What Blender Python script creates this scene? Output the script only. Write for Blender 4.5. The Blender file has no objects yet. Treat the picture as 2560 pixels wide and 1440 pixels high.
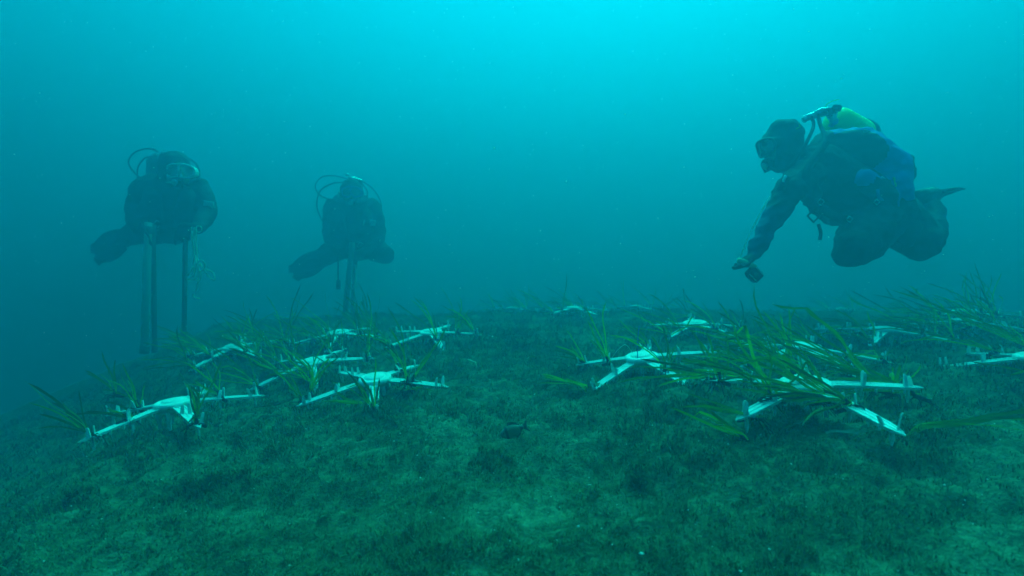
import bpy, bmesh, math, random
import numpy as np
from mathutils import Vector, Matrix, noise as mnoise

rnd = random.Random(11)
rng = np.random.default_rng(11)
scn = bpy.context.scene
COL = scn.collection
R_ = math.radians

# ------------------------------------------------------------------ camera
CAM_H = 0.58
cam_data = bpy.data.cameras.new('camera')
cam = bpy.data.objects.new('camera', cam_data)
COL.objects.link(cam)
cam.location = (0, 0, CAM_H)
cam.rotation_euler = (R_(90), 0, 0)
cam_data.sensor_width = 36
cam_data.lens = 18
cam_data.clip_start = 0.02
cam_data.clip_end = 200
cam_data.dof.use_dof = True
cam_data.dof.focus_distance = 2.3
cam_data.dof.aperture_fstop = 3.6
scn.camera = cam

# ------------------------------------------------------------------ daylight coming down through the water
SUN_EL, SUN_AZ = 46.0, 21.0          # elevation, degrees right of straight ahead
world = bpy.data.worlds.new('World')
scn.world = world
world.use_nodes = True
wn = world.node_tree
wn.nodes.clear()
sky = wn.nodes.new('ShaderNodeTexSky')
sky.sky_type = 'NISHITA'
sky.sun_disc = False
sky.dust_density = 0.3
sky.sun_elevation = R_(SUN_EL)
sky.sun_rotation = R_(SUN_AZ)
bg = wn.nodes.new('ShaderNodeBackground')
bg.inputs['Strength'].default_value = 0.05
wo = wn.nodes.new('ShaderNodeOutputWorld')
wn.links.new(sky.outputs[0], bg.inputs[0])
wn.links.new(bg.outputs[0], wo.inputs[0])
sun_data = bpy.data.lights.new('sun', 'SUN')
sun_data.energy = 4.0
sun_data.angle = R_(70)
sun_data.color = (1.0, 0.96, 0.9)
sun = bpy.data.objects.new('sun', sun_data)
COL.objects.link(sun)
el, az = R_(SUN_EL), R_(SUN_AZ)
to_sun = Vector((math.sin(az) * math.cos(el), math.cos(az) * math.cos(el), math.sin(el)))
sun.rotation_euler = to_sun.to_track_quat('Z', 'Y').to_euler()
scn.view_settings.view_transform = 'Standard'
scn.view_settings.look = 'None'
scn.view_settings.gamma = 1
scn.view_settings.use_curve_mapping = False
scn.view_settings.exposure = 3.92

cy = scn.cycles
cy.use_denoising = True
try:
    cy.denoiser = 'OPENIMAGEDENOISE'
except Exception:
    pass
cy.max_bounces = 6
cy.diffuse_bounces = 2
cy.glossy_bounces = 2
cy.transmission_bounces = 3
cy.volume_bounces = 3
cy.transparent_max_bounces = 12

# water: Principled Volume figures
WATER_DENSITY = 0.80
WATER_SCATTER = (0.003, 0.074, 0.126)
WATER_ABSORB = (0.02, 0.555, 0.548)
WATER_G = 0.42


# ------------------------------------------------------------------ materials
def new_mat(name):
    m = bpy.data.materials.new(name)
    m.use_nodes = True
    nt = m.node_tree
    nt.nodes.clear()
    out = nt.nodes.new('ShaderNodeOutputMaterial')
    b = nt.nodes.new('ShaderNodeBsdfPrincipled')
    nt.links.new(b.outputs[0], out.inputs[0])
    return m, nt, b, out


def mat(name, c0, c1=None, scale=20, rough=0.6, bump=0.0, bscale=60, metal=0.0, spec=0.3):
    m, nt, b, out = new_mat(name)
    b.inputs['Roughness'].default_value = rough
    b.inputs['Metallic'].default_value = metal
    b.inputs['Specular IOR Level'].default_value = spec
    tc = nt.nodes.new('ShaderNodeTexCoord')
    if c1 is None:
        c1 = tuple(x * 0.7 for x in c0)
    n = nt.nodes.new('ShaderNodeTexNoise')
    n.inputs['Scale'].default_value = scale
    n.inputs['Detail'].default_value = 5
    nt.links.new(tc.outputs['Object'], n.inputs['Vector'])
    r = nt.nodes.new('ShaderNodeValToRGB')
    r.color_ramp.elements[0].position = 0.35
    r.color_ramp.elements[1].position = 0.65
    r.color_ramp.elements[0].color = (*c1, 1)
    r.color_ramp.elements[1].color = (*c0, 1)
    nt.links.new(n.outputs['Fac'], r.inputs[0])
    nt.links.new(r.outputs[0], b.inputs['Base Color'])
    if bump:
        n2 = nt.nodes.new('ShaderNodeTexNoise')
        n2.inputs['Scale'].default_value = bscale
        n2.inputs['Detail'].default_value = 4
        nt.links.new(tc.outputs['Object'], n2.inputs['Vector'])
        bp = nt.nodes.new('ShaderNodeBump')
        bp.inputs['Strength'].default_value = bump
        bp.inputs['Distance'].default_value = 0.01
        nt.links.new(n2.outputs['Fac'], bp.inputs['Height'])
        nt.links.new(bp.outputs[0], b.inputs['Normal'])
    return m


M = {}
M['frame'] = mat('white_bioplastic', (0.88, 0.89, 0.86), (0.70, 0.73, 0.67), 18, 0.55, 0.3, 90)
def frame_mat():
    m = mat('white_bioplastic', (0.90, 0.91, 0.88), (0.76, 0.79, 0.73), 18, 0.55, 0.3, 90)
    nt = m.node_tree
    b = next(n for n in nt.nodes if n.type == 'BSDF_PRINCIPLED')
    src = b.inputs['Base Color'].links[0].from_socket
    tc = nt.nodes.new('ShaderNodeTexCoord')
    n = nt.nodes.new('ShaderNodeTexNoise')
    n.inputs['Scale'].default_value = 42
    n.inputs['Detail'].default_value = 8
    n.inputs['Roughness'].default_value = 0.7
    r = nt.nodes.new('ShaderNodeValToRGB')
    r.color_ramp.elements[0].position, r.color_ramp.elements[1].position = 0.56, 0.70
    r.color_ramp.elements[0].color, r.color_ramp.elements[1].color = (0, 0, 0, 1), (0.8, 0.8, 0.8, 1)
    mx = nt.nodes.new('ShaderNodeMixRGB')
    mx.inputs[2].default_value = (0.22, 0.25, 0.14, 1)
    oi = nt.nodes.new('ShaderNodeObjectInfo')
    sh = nt.nodes.new('ShaderNodeVectorMath')
    sh.operation = 'MULTIPLY_ADD'
    sh.inputs[1].default_value = (1, 1, 1)
    nt.links.new(tc.outputs['Object'], sh.inputs[0])
    nt.links.new(oi.outputs['Random'], sh.inputs[2])
    nt.links.new(sh.outputs[0], n.inputs['Vector'])
    nt.links.new(n.outputs['Fac'], r.inputs[0])
    nt.links.new(r.outputs[0], mx.inputs[0])
    nt.links.new(src, mx.inputs[1])
    nt.links.new(mx.outputs[0], b.inputs['Base Color'])
    return m


M['frame'] = frame_mat()
M['neoprene'] = mat('black_neoprene', (0.018, 0.020, 0.024), (0.010, 0.011, 0.013), 9, 0.75, 0.35, 30)
M['suit_blue'] = mat('dark_blue_suit', (0.015, 0.045, 0.15), (0.010, 0.022, 0.06), 7, 0.7, 0.3, 30)
M['bcd_blue'] = mat('blue_nylon', (0.045, 0.15, 0.58), (0.035, 0.11, 0.42), 8, 0.6, 0.3, 35)
M['bcd_black'] = mat('black_nylon', (0.02, 0.022, 0.025), (0.012, 0.013, 0.015), 10, 0.6, 0.3, 40)
M['rubber'] = mat('black_rubber', (0.015, 0.015, 0.016), (0.010, 0.010, 0.011), 12, 0.75, spec=0.1)
M['metal'] = mat('chromed_brass', (0.62, 0.64, 0.66), (0.45, 0.47, 0.5), 15, 0.28, metal=1.0)
M['tank_yellow'] = mat('yellow_green_tank_paint', (0.70, 0.94, 0.05), (0.62, 0.86, 0.05), 6, 0.4)
M['tank_grey'] = mat('grey_tank_paint', (0.16, 0.17, 0.18), (0.10, 0.11, 0.12), 6, 0.4)
M['skin'] = mat('face_skin', (0.42, 0.26, 0.19), (0.36, 0.22, 0.16), 20, 0.55)
M['mask_white'] = mat('white_silicone', (0.72, 0.74, 0.72), (0.6, 0.62, 0.6), 20, 0.4)
M['mask_blue'] = mat('blue_mask_plastic', (0.03, 0.12, 0.50), (0.03, 0.09, 0.4), 20, 0.35)
M['mask_black'] = mat('black_mask_plastic', (0.02, 0.02, 0.022), None, 20, 0.35)
M['pale_pole'] = mat('pale_grey_pipe', (0.50, 0.52, 0.48), (0.36, 0.39, 0.34), 5, 0.5)
M['dark_pole'] = mat('dark_steel_pipe', (0.17, 0.18, 0.15), (0.11, 0.12, 0.10), 6, 0.5)
M['cord'] = mat('pale_cord', (0.62, 0.66, 0.55), (0.5, 0.54, 0.45), 30, 0.8)
M['blue_twine'] = mat('blue_twine', (0.03, 0.12, 0.60), (0.03, 0.10, 0.5), 30, 0.7)
M['patch'] = mat('pale_reflective_patch', (0.55, 0.6, 0.6), (0.4, 0.45, 0.45), 40, 0.5)
M['accent'] = mat('yellow_green_trim', (0.45, 0.70, 0.05), None, 20, 0.5)
M['camera_grip'] = mat('pale_green_grip', (0.42, 0.5, 0.3), (0.3, 0.4, 0.22), 30, 0.5)
M['root'] = mat('dark_rhizome', (0.035, 0.026, 0.016), (0.02, 0.016, 0.010), 60, 0.9, 0.6, 120)
M['dead_leaf'] = mat('bleached_dead_leaf', (0.42, 0.42, 0.28), (0.3, 0.28, 0.18), 30, 0.8)
M['snow'] = mat('pale_organic_flake', (0.62, 0.64, 0.58), (0.45, 0.48, 0.42), 40, 0.9)
M['shell'] = mat('white_shell_grit', (0.75, 0.75, 0.70), (0.6, 0.6, 0.55), 40, 0.6)
M['fin'] = mat('black_fin_rubber', (0.022, 0.024, 0.026), (0.014, 0.015, 0.016), 10, 0.5)
M['strap'] = mat('black_webbing', (0.022, 0.022, 0.024), None, 40, 0.8)


def snow_mat():
    m, nt, b, out = new_mat('pale_organic_flake')
    b.inputs['Base Color'].default_value = (0.62, 0.64, 0.58, 1)
    b.inputs['Roughness'].default_value = 0.9
    tr = nt.nodes.new('ShaderNodeBsdfTranslucent')
    tr.inputs[0].default_value = (0.92, 0.93, 0.9, 1)
    mx = nt.nodes.new('ShaderNodeMixShader')
    mx.inputs[0].default_value = 0.85
    nt.links.new(b.outputs[0], mx.inputs[1])
    nt.links.new(tr.outputs[0], mx.inputs[2])
    nt.links.new(mx.outputs[0], out.inputs[0])
    return m


M['snow'] = snow_mat()


def lens_mat():
    m, nt, b, out = new_mat('mask_glass')
    b.inputs['Base Color'].default_value = (0.28, 0.36, 0.36, 1)
    b.inputs['Roughness'].default_value = 0.12
    b.inputs['Alpha'].default_value = 0.62
    return m


M['lens'] = lens_mat()


def leaf_mat(name, base, mid, tip):
    m, nt, b, out = new_mat(name)
    at = nt.nodes.new('ShaderNodeAttribute')
    at.attribute_name = 'along'
    tc = nt.nodes.new('ShaderNodeTexCoord')
    n = nt.nodes.new('ShaderNodeTexNoise')
    n.inputs['Scale'].default_value = 14
    nt.links.new(tc.outputs['Object'], n.inputs['Vector'])
    ma = nt.nodes.new('ShaderNodeMath')
    ma.operation = 'MULTIPLY_ADD'
    ma.inputs[1].default_value = 0.35
    nt.links.new(n.outputs['Fac'], ma.inputs[0])
    sb = nt.nodes.new('ShaderNodeMath')
    sb.operation = 'SUBTRACT'
    sb.inputs[1].default_value = 0.175
    nt.links.new(at.outputs['Fac'], sb.inputs[0])
    nt.links.new(sb.outputs[0], ma.inputs[2])
    r = nt.nodes.new('ShaderNodeValToRGB')
    e = r.color_ramp.elements
    e[0].position, e[0].color = 0.0, (*base, 1)
    e[1].position, e[1].color = 1.0, (*tip, 1)
    k = e.new(0.28)
    k.color = (*mid, 1)
    k = e.new(0.72)
    k.color = (*[x * 0.8 for x in mid], 1)
    nt.links.new(ma.outputs[0], r.inputs[0])
    nt.links.new(r.outputs[0], b.inputs['Base Color'])
    b.inputs['Roughness'].default_value = 0.5
    b.inputs['Specular IOR Level'].default_value = 0.3
    tr = nt.nodes.new('ShaderNodeBsdfTranslucent')
    nt.links.new(r.outputs[0], tr.inputs[0])
    mx = nt.nodes.new('ShaderNodeMixShader')
    mx.inputs[0].default_value = 0.55
    nt.links.new(b.outputs[0], mx.inputs[1])
    nt.links.new(tr.outputs[0], mx.inputs[2])
    nt.links.new(mx.outputs[0], out.inputs[0])
    return m


M['leaf_a'] = leaf_mat('green_seagrass_leaf', (0.44, 0.52, 0.07), (0.13, 0.24, 0.007), (0.10, 0.12, 0.010))
M['leaf_b'] = leaf_mat('bright_seagrass_leaf', (0.60, 0.68, 0.09), (0.24, 0.40, 0.009), (0.15, 0.19, 0.012))
M['leaf_c'] = leaf_mat('dark_seagrass_leaf', (0.26, 0.32, 0.05), (0.065, 0.115, 0.007), (0.10, 0.075, 0.015))


# ------------------------------------------------------------------ mesh helpers
class MB:
    def __init__(s):
        s.v, s.f = [], []

    def add(s, v, f):
        o = len(s.v)
        s.v += [tuple(x) for x in v]
        s.f += [tuple(i + o for i in q) for q in f]
        return s

    def tube(s, pts, rad, n=8, caps=True):
        pts = [Vector(p) for p in pts]
        if not hasattr(rad, '__len__'):
            rad = [rad] * len(pts)
        v, f = [], []
        up = None
        for i, p in enumerate(pts):
            t = (pts[min(i + 1, len(pts) - 1)] - pts[max(i - 1, 0)])
            t = t.normalized() if t.length > 1e-9 else Vector((0, 0, 1))
            if up is None:
                up = t.orthogonal().normalized()
            up = (up - t * up.dot(t))
            up = up.normalized() if up.length > 1e-6 else t.orthogonal().normalized()
            sd = t.cross(up)
            for k in range(n):
                a = 2 * math.pi * k / n
                v.append(p + (up * math.cos(a) + sd * math.sin(a)) * rad[i])
        for i in range(len(pts) - 1):
            for k in range(n):
                f.append((i * n + k, i * n + (k + 1) % n, (i + 1) * n + (k + 1) % n, (i + 1) * n + k))
        if caps:
            f.append(tuple(reversed(range(n))))
            f.append(tuple((len(pts) - 1) * n + k for k in range(n)))
        return s.add(v, f)

    def lathe(s, p0, axis, prof, n=20):
        """prof: list of (distance along the axis, radius)"""
        ax = Vector(axis).normalized()
        return s.tube_frame(p0, ax, prof, n)

    def tube_frame(s, p0, ax, prof, n):
        up = ax.orthogonal().normalized()
        sd = ax.cross(up)
        p0 = Vector(p0)
        v, f = [], []
        for (h, r) in prof:
            for k in range(n):
                a = 2 * math.pi * k / n
                v.append(p0 + ax * h + (up * math.cos(a) + sd * math.sin(a)) * max(r, 1e-4))
        for i in range(len(prof) - 1):
            for k in range(n):
                f.append((i * n + k, i * n + (k + 1) % n, (i + 1) * n + (k + 1) % n, (i + 1) * n + k))
        f.append(tuple(reversed(range(n))))
        f.append(tuple((len(prof) - 1) * n + k for k in range(n)))
        return s.add(v, f)

    def ball(s, c, r, ux=None, uy=None, uz=None, nu=14, nv=9):
        c = Vector(c)
        ux, uy, uz = ux or Vector((1, 0, 0)), uy or Vector((0, 1, 0)), uz or Vector((0, 0, 1))
        if not hasattr(r, '__len__'):
            r = (r, r, r)
        v = [c + uz * r[2]]
        f = []
        for j in range(1, nv):
            t = math.pi * j / nv
            for i in range(nu):
                a = 2 * math.pi * i / nu
                v.append(c + ux * (r[0] * math.sin(t) * math.cos(a)) + uy * (r[1] * math.sin(t) * math.sin(a)) + uz * (r[2] * math.cos(t)))
        v.append(c - uz * r[2])
        for i in range(nu):
            f.append((0, 1 + i, 1 + (i + 1) % nu))
        for j in range(nv - 2):
            for i in range(nu):
                a, b = 1 + j * nu + i, 1 + j * nu + (i + 1) % nu
                f.append((a, a + nu, b + nu, b))
        L = len(v) - 1
        for i in range(nu):
            f.append((L, 1 + (nv - 2) * nu + (i + 1) % nu, 1 + (nv - 2) * nu + i))
        return s.add(v, f)

    def capsule(s, p0, r0, p1, r1, n=16):
        p0, p1 = Vector(p0), Vector(p1)
        ax = p1 - p0
        L = ax.length
        if L < 1e-5:
            return s.ball(p0, r0)
        prof = []
        for k in range(7):
            a = math.pi / 2 * k / 6
            prof.append((-r0 * math.cos(a), r0 * math.sin(a)))
        for k in range(1, 4):
            t = k / 4
            prof.append((L * t, r0 + (r1 - r0) * t))
        for k in range(7):
            a = math.pi / 2 * k / 6
            prof.append((L + r1 * math.sin(a), r1 * math.cos(a)))
        return s.tube_frame(p0, ax.normalized(), prof, n)

    def box(s, c, hx, hy, hz, ux=None, uy=None, uz=None, bev=0.15):
        """box with chamfered vertical and horizontal edges"""
        c = Vector(c)
        ux, uy, uz = ux or Vector((1, 0, 0)), uy or Vector((0, 1, 0)), uz or Vector((0, 0, 1))
        b = min(hx, hy, hz) * bev * 2
        ring = lambda x, y: [(x, y - b), (x - b, y), (-x + b, y), (-x, y - b), (-x, -y + b), (-x + b, -y), (x - b, -y), (x, -y + b)]
        lv = [(-hz, hx - b, hy - b), (-hz + b, hx, hy), (hz - b, hx, hy), (hz, hx - b, hy - b)]
        v, f = [], []
        for (z, x, y) in lv:
            for (a, d) in ring(x, y):
                v.append(c + ux * a + uy * d + uz * z)
        for i in range(3):
            for k in range(8):
                f.append((i * 8 + k, i * 8 + (k + 1) % 8, (i + 1) * 8 + (k + 1) % 8, (i + 1) * 8 + k))
        f.append(tuple(reversed(range(8))))
        f.append(tuple(24 + k for k in range(8)))
        return s.add(v, f)

    def mesh(s, name, m, smooth=True):
        me = bpy.data.meshes.new(name)
        me.from_pydata(s.v, [], s.f)
        if m is not None:
            me.materials.append(m)
        if smooth:
            me.polygons.foreach_set('use_smooth', np.ones(len(me.polygons), bool))
        me.update()
        return me

    def build(s, name, m, parent=None, smooth=True, origin=None):
        o0 = None
        if origin is not None:
            o0 = Vector(origin)
            s.v = [tuple(Vector(p) - o0) for p in s.v]
        o = link(name, s.mesh(name, m, smooth), parent)
        if o0 is not None:
            o.location = o0
        return o


def link(name, data, parent=None):
    o = bpy.data.objects.new(name, data)
    COL.objects.link(o)
    if parent is not None:
        o.parent = parent
    return o


def tag(o, label=None, cat=None, group=None, kind=None):
    if label:
        o['label'] = label
    if cat:
        o['category'] = cat
    if group:
        o['group'] = group
    if kind:
        o['kind'] = kind
    return o


def smooth_path(pts, sub=6):
    """Catmull-Rom through the points"""
    pts = [Vector(p) for p in pts]
    q = [pts[0] * 2 - pts[1]] + pts + [pts[-1] * 2 - pts[-2]]
    out = []
    for i in range(1, len(q) - 2):
        a, b, c, d = q[i - 1], q[i], q[i + 1], q[i + 2]
        for k in range(sub):
            t = k / sub
            out.append(0.5 * ((2 * b) + (c - a) * t + (2 * a - 5 * b + 4 * c - d) * t * t + (3 * b - a - 3 * c + d) * t ** 3))
    out.append(pts[-1])
    return out


# ------------------------------------------------------------------ seabed
_tab = np.random.default_rng(5).random((256, 256))


def vn(x, y, s=0):
    x = np.asarray(x, float) + 17.31 * s
    y = np.asarray(y, float) + 9.77 * s
    xi, yi = np.floor(x).astype(int), np.floor(y).astype(int)
    fx, fy = x - xi, y - yi
    fx, fy = fx * fx * fx * (fx * (fx * 6 - 15) + 10), fy * fy * fy * (fy * (fy * 6 - 15) + 10)
    a, b = _tab[xi & 255, yi & 255], _tab[(xi + 1) & 255, yi & 255]
    c, d = _tab[xi & 255, (yi + 1) & 255], _tab[(xi + 1) & 255, (yi + 1) & 255]
    return (a * (1 - fx) + b * fx) * (1 - fy) + (c * (1 - fx) + d * fx) * fy


def fbm(x, y, s=0, o=4):
    t, a, n = 0, 0.5, 0
    for k in range(o):
        t = t + a * vn(x * 2 ** k * 1.02, y * 2 ** k * 0.98, s + k * 3)
        n += a
        a *= 0.5
    return t / n


def terr(x, y):
    """the bank: rises gently forward and to the right, falls off to the left and behind"""
    x = np.asarray(x, float)
    y = np.asarray(y, float)
    xc, yc = np.clip(x, -8, 8), np.clip(y, -3, 9)
    p = 0.075 * xc + 0.1 * yc
    k, cap = 0.07, 0.36
    p = -k * np.log(np.exp(-np.maximum(p, -3) / k) + np.exp(-cap / k))
    s = np.clip((-1.2 - 0.45 * (yc - 1.5)) - xc, 0, 5)
    p = p - 0.34 * s - 0.11 * np.exp(-((x + 1.6) / 0.6) ** 2 - ((y - 2.25) / 0.45) ** 2)
    p = p - 0.10 * np.maximum(0, yc - 4.6)
    p = p + 0.05 * np.exp(-((x - 0.8) / 0.5) ** 2 - ((y - 1.5) / 0.4) ** 2)
    return p


def bed(x, y):
    h = terr(x, y)
    h = h + 0.050 * (fbm(x * 1.7, y * 1.7, 1, 3) - 0.5)
    h = h + 0.060 * (np.abs(fbm(x * 6, y * 6, 2, 3) - 0.5) * 2 - 0.25) * -1.0
    h = h + 0.028 * (fbm(x * 17, y * 17, 3, 2) - 0.5)
    h = h + 0.011 * (vn(x * 55, y * 55, 4) - 0.5)
    return h


def turf_cover(x, y):
    """1 where algal turf grows, 0 on open silt"""
    n = 0.30 * fbm(x * 2.3, y * 2.3, 7, 3) + 0.40 * fbm(x * 8.5, y * 8.5, 8, 3) + 0.30 * fbm(x * 24, y * 24, 9, 2)
    return np.clip((n - 0.36) / 0.20, 0, 1)


def ground(x, y):
    return float(bed(np.array([x]), np.array([y]))[0])


def bank(x, y):
    return float(terr(np.array([x]), np.array([y]))[0])


def axis_samples(lo, hi, fine_lo, fine_hi, step, growth=1.12):
    c = list(np.arange(fine_lo, fine_hi, step))
    s, p = step, fine_lo
    left = []
    while p > lo:
        s *= growth
        p -= s
        left.append(p)
    s, p = step, c[-1]
    while p < hi:
        s *= growth
        p += s
        c.append(p)
    return np.array(sorted(left) + c)


def build_seabed():
    xs = axis_samples(-24, 24, -2.7, 2.9, 0.0125)
    ys = axis_samples(-14, 26, 0.45, 3.4, 0.0125)
    X, Y = np.meshgrid(xs, ys)
    Z = bed(X, Y)
    nx, ny = len(xs), len(ys)
    v = np.stack([X, Y, Z], -1).reshape(-1, 3)
    idx = np.arange(nx * ny).reshape(ny, nx)
    q = np.stack([idx[:-1, :-1], idx[:-1, 1:], idx[1:, 1:], idx[1:, :-1]], -1).reshape(-1, 4)
    me = bpy.data.meshes.new('seabed')
    me.vertices.add(len(v))
    me.vertices.foreach_set('co', v.ravel())
    me.loops.add(q.size)
    me.loops.foreach_set('vertex_index', q.ravel().astype(np.int32))
    me.polygons.add(len(q))
    me.polygons.foreach_set('loop_start', np.arange(0, q.size, 4, dtype=np.int32))
    me.polygons.foreach_set('use_smooth', np.ones(len(q), bool))
    at = me.attributes.new('turf', 'FLOAT', 'POINT')
    at.data.foreach_set('value', turf_cover(X, Y).ravel().astype(np.float32))
    me.update()
    m, nt, b, out = new_mat('silt_and_algal_turf')
    b.inputs['Roughness'].default_value = 0.95
    b.inputs['Specular IOR Level'].default_value = 0.05
    a = nt.nodes.new('ShaderNodeAttribute')
    a.attribute_name = 'turf'
    tc = nt.nodes.new('ShaderNodeTexCoord')

    def noise_ramp(sc, c0, c1, det=6):
        n = nt.nodes.new('ShaderNodeTexNoise')
        n.inputs['Scale'].default_value = sc
        n.inputs['Detail'].default_value = det
        nt.links.new(tc.outputs['Object'], n.inputs['Vector'])
        r = nt.nodes.new('ShaderNodeValToRGB')
        r.color_ramp.elements[0].position, r.color_ramp.elements[1].position = 0.34, 0.66
        r.color_ramp.elements[0].color, r.color_ramp.elements[1].color = (*c0, 1), (*c1, 1)
        nt.links.new(n.outputs['Fac'], r.inputs[0])
        return r, n
    r1, _ = noise_ramp(60, (0.11, 0.12, 0.066), (0.235, 0.25, 0.14))
    r2, _ = noise_ramp(34, (0.046, 0.058, 0.025), (0.16, 0.18, 0.09))
    mx = nt.nodes.new('ShaderNodeMixRGB')
    nt.links.new(a.outputs['Fac'], mx.inputs[0])
    nt.links.new(r1.outputs[0], mx.inputs[1])
    nt.links.new(r2.outputs[0], mx.inputs[2])
    nt.links.new(mx.outputs[0], b.inputs['Base Color'])
    n3 = nt.nodes.new('ShaderNodeTexNoise')
    n3.inputs['Scale'].default_value = 140
    n3.inputs['Detail'].default_value = 6
    nt.links.new(tc.outputs['Object'], n3.inputs['Vector'])
    bp = nt.nodes.new('ShaderNodeBump')
    bp.inputs['Strength'].default_value = 0.8
    bp.inputs['Distance'].default_value = 0.012
    nt.links.new(n3.outputs['Fac'], bp.inputs['Height'])
    nt.links.new(bp.outputs[0], b.inputs['Normal'])
    me.materials.append(m)
    tag(link('seabed', me), kind='structure')


build_seabed()


def raw_mesh(name, v, faces_by_size, mats, attr=None, smooth=False):
    """v: n x 3; faces_by_size: list of integer arrays (m x k)"""
    me = bpy.data.meshes.new(name)
    me.vertices.add(len(v))
    me.vertices.foreach_set('co', np.ascontiguousarray(v, dtype=np.float32).ravel())
    li = np.concatenate([f.ravel() for f in faces_by_size]).astype(np.int32)
    st, o = [], 0
    for f in faces_by_size:
        st.append(o + np.arange(len(f)) * f.shape[1])
        o += f.size
    st = np.concatenate(st).astype(np.int32)
    me.loops.add(len(li))
    me.loops.foreach_set('vertex_index', li)
    me.polygons.add(len(st))
    me.polygons.foreach_set('loop_start', st)
    if smooth:
        me.polygons.foreach_set('use_smooth', np.ones(len(st), bool))
    if attr:
        for k, val in attr.items():
            at = me.attributes.new(k, 'FLOAT', 'POINT')
            at.data.foreach_set('value', val.astype(np.float32))
    me.update()
    for m in mats:
        me.materials.append(m)
    return me


def build_turf():
    """short tangled algal filaments"""
    nt_, per = 70000, 6
    d = np.exp(rng.uniform(math.log(0.62), math.log(5.2), nt_))
    a = rng.uniform(R_(-58), R_(58), nt_)
    d = np.repeat(d, per)
    x, y = np.repeat(d[::per] * np.sin(a), per), np.repeat(d[::per] * np.cos(a), per)
    n = nt_ * per
    x = x + rng.normal(0, 0.007, n) * np.clip(d / 1.3, 0.8, 2.5)
    y = y + rng.normal(0, 0.007, n) * np.clip(d / 1.3, 0.8, 2.5)
    keep = rng.random(n) < (0.22 + 0.78 * turf_cover(x, y))
    x, y, d = x[keep], y[keep], d[keep]
    n = len(x)
    z = bed(x, y) - 0.001
    th = rng.uniform(0, 2 * np.pi, n)
    lean = rng.uniform(0.55, 1.55, n)
    L = rng.uniform(0.006, 0.019, n) * (0.40 + 1.2 * fbm(x * 13, y * 13, 31, 2)) * (1 + 0.8 * np.clip((fbm(x * 5, y * 5, 33, 2) - 0.58) / 0.12, 0, 1)) * np.clip(d / 1.6, 0.8, 2.0)
    w = rng.uniform(0.0005, 0.0011, n) * np.clip(d / 1.3, 0.8, 3.2)
    dx, dy = np.cos(th), np.sin(th)
    sx, sy = -dy, dx
    up1, out1 = np.cos(lean * 0.6), np.sin(lean * 0.6)
    up2, out2 = np.cos(lean * 1.25), np.sin(lean * 1.25)
    p0 = np.stack([x, y, z], -1)
    p1 = p0 + np.stack([dx * out1, dy * out1, up1], -1) * (L * 0.55)[:, None]
    tw = rng.uniform(-0.9, 0.9, n)
    dx2, dy2 = np.cos(th + tw), np.sin(th + tw)
    p2 = p1 + np.stack([dx2 * out2, dy2 * out2, up2], -1) * (L * 0.45)[:, None]
    sd = np.stack([sx, sy, np.zeros(n)], -1) * w[:, None]
    v = np.stack([p0 - sd, p0 + sd, p1 + sd * 0.9, p1 - sd * 0.9, p2], 1).reshape(-1, 3)
    b = np.arange(n)[:, None] * 5
    quads = b + np.array([[0, 1, 2, 3]])
    tris = b + np.array([[3, 2, 4]])
    shade = np.repeat(np.clip(0.42 + 0.75 * (fbm(x * 9, y * 9, 41, 3) - 0.5) + rng.normal(0, 0.17, n), 0, 1), 5)
    m, nt, bs, out = new_mat('algal_filaments')
    at = nt.nodes.new('ShaderNodeAttribute')
    at.attribute_name = 'shade'
    r = nt.nodes.new('ShaderNodeValToRGB')
    r.color_ramp.elements[0].color = (0.042, 0.054, 0.022, 1)
    r.color_ramp.elements[1].color = (0.24, 0.265, 0.13, 1)
    nt.links.new(at.outputs['Fac'], r.inputs[0])
    nt.links.new(r.outputs[0], bs.inputs['Base Color'])
    bs.inputs['Roughness'].default_value = 0.9
    bs.inputs['Specular IOR Level'].default_value = 0.05
    me = raw_mesh('algal_turf', v, [quads, tris], [m], {'shade': shade})
    tag(link('algal_turf', me), 'fuzzy dark olive algal turf carpeting the seabed', 'algae', kind='stuff')


build_turf()


def flakes(name, pts, sizes, m, label, cat, flat=0.6):
    """tiny irregular octahedra joined into one object"""
    n = len(pts)
    base = np.array([(1, 0, 0), (-1, 0, 0), (0, 1, 0), (0, -1, 0), (0, 0, 1), (0, 0, -1)], float)
    v = base[None] * sizes[:, None, None] * rng.uniform(0.4, 1.2, (n, 6, 1)) * np.array([1, 1, flat])
    v = (v + pts[:, None, :]).reshape(-1, 3)
    t = np.array([(0, 2, 4), (2, 1, 4), (1, 3, 4), (3, 0, 4), (2, 0, 5), (1, 2, 5), (3, 1, 5), (0, 3, 5)])
    f = (np.arange(n)[:, None, None] * 6 + t[None]).reshape(-1, 3)
    me = raw_mesh(name, v, [f], [m], smooth=True)
    tag(link(name, me), label, cat, kind='stuff')


def build_grit():
    n = 420
    d = np.exp(rng.uniform(math.log(0.75), math.log(3.6), n))
    a = rng.uniform(R_(-50), R_(50), n)
    x, y = d * np.sin(a), d * np.cos(a)
    z = bed(x, y) + 0.008
    flakes('shell_grit', np.stack([x, y, z], -1), rng.uniform(0.0010, 0.0034, n) * rng.choice([1, 1, 1, 1.6], n),
           M['shell'], 'scattered white specks of shell grit on the turf', 'shell grit')


build_grit()


# ------------------------------------------------------------------ white star frames
HUB_Z, TIP_Z, ARM_R = 0.085, 0.049, 0.30


def arm_z(r):
    t = max(0.0, (r - 0.05) / (ARM_R - 0.05))
    return HUB_Z - 0.012 + (TIP_Z - HUB_Z + 0.006) * t ** 1.2


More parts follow.
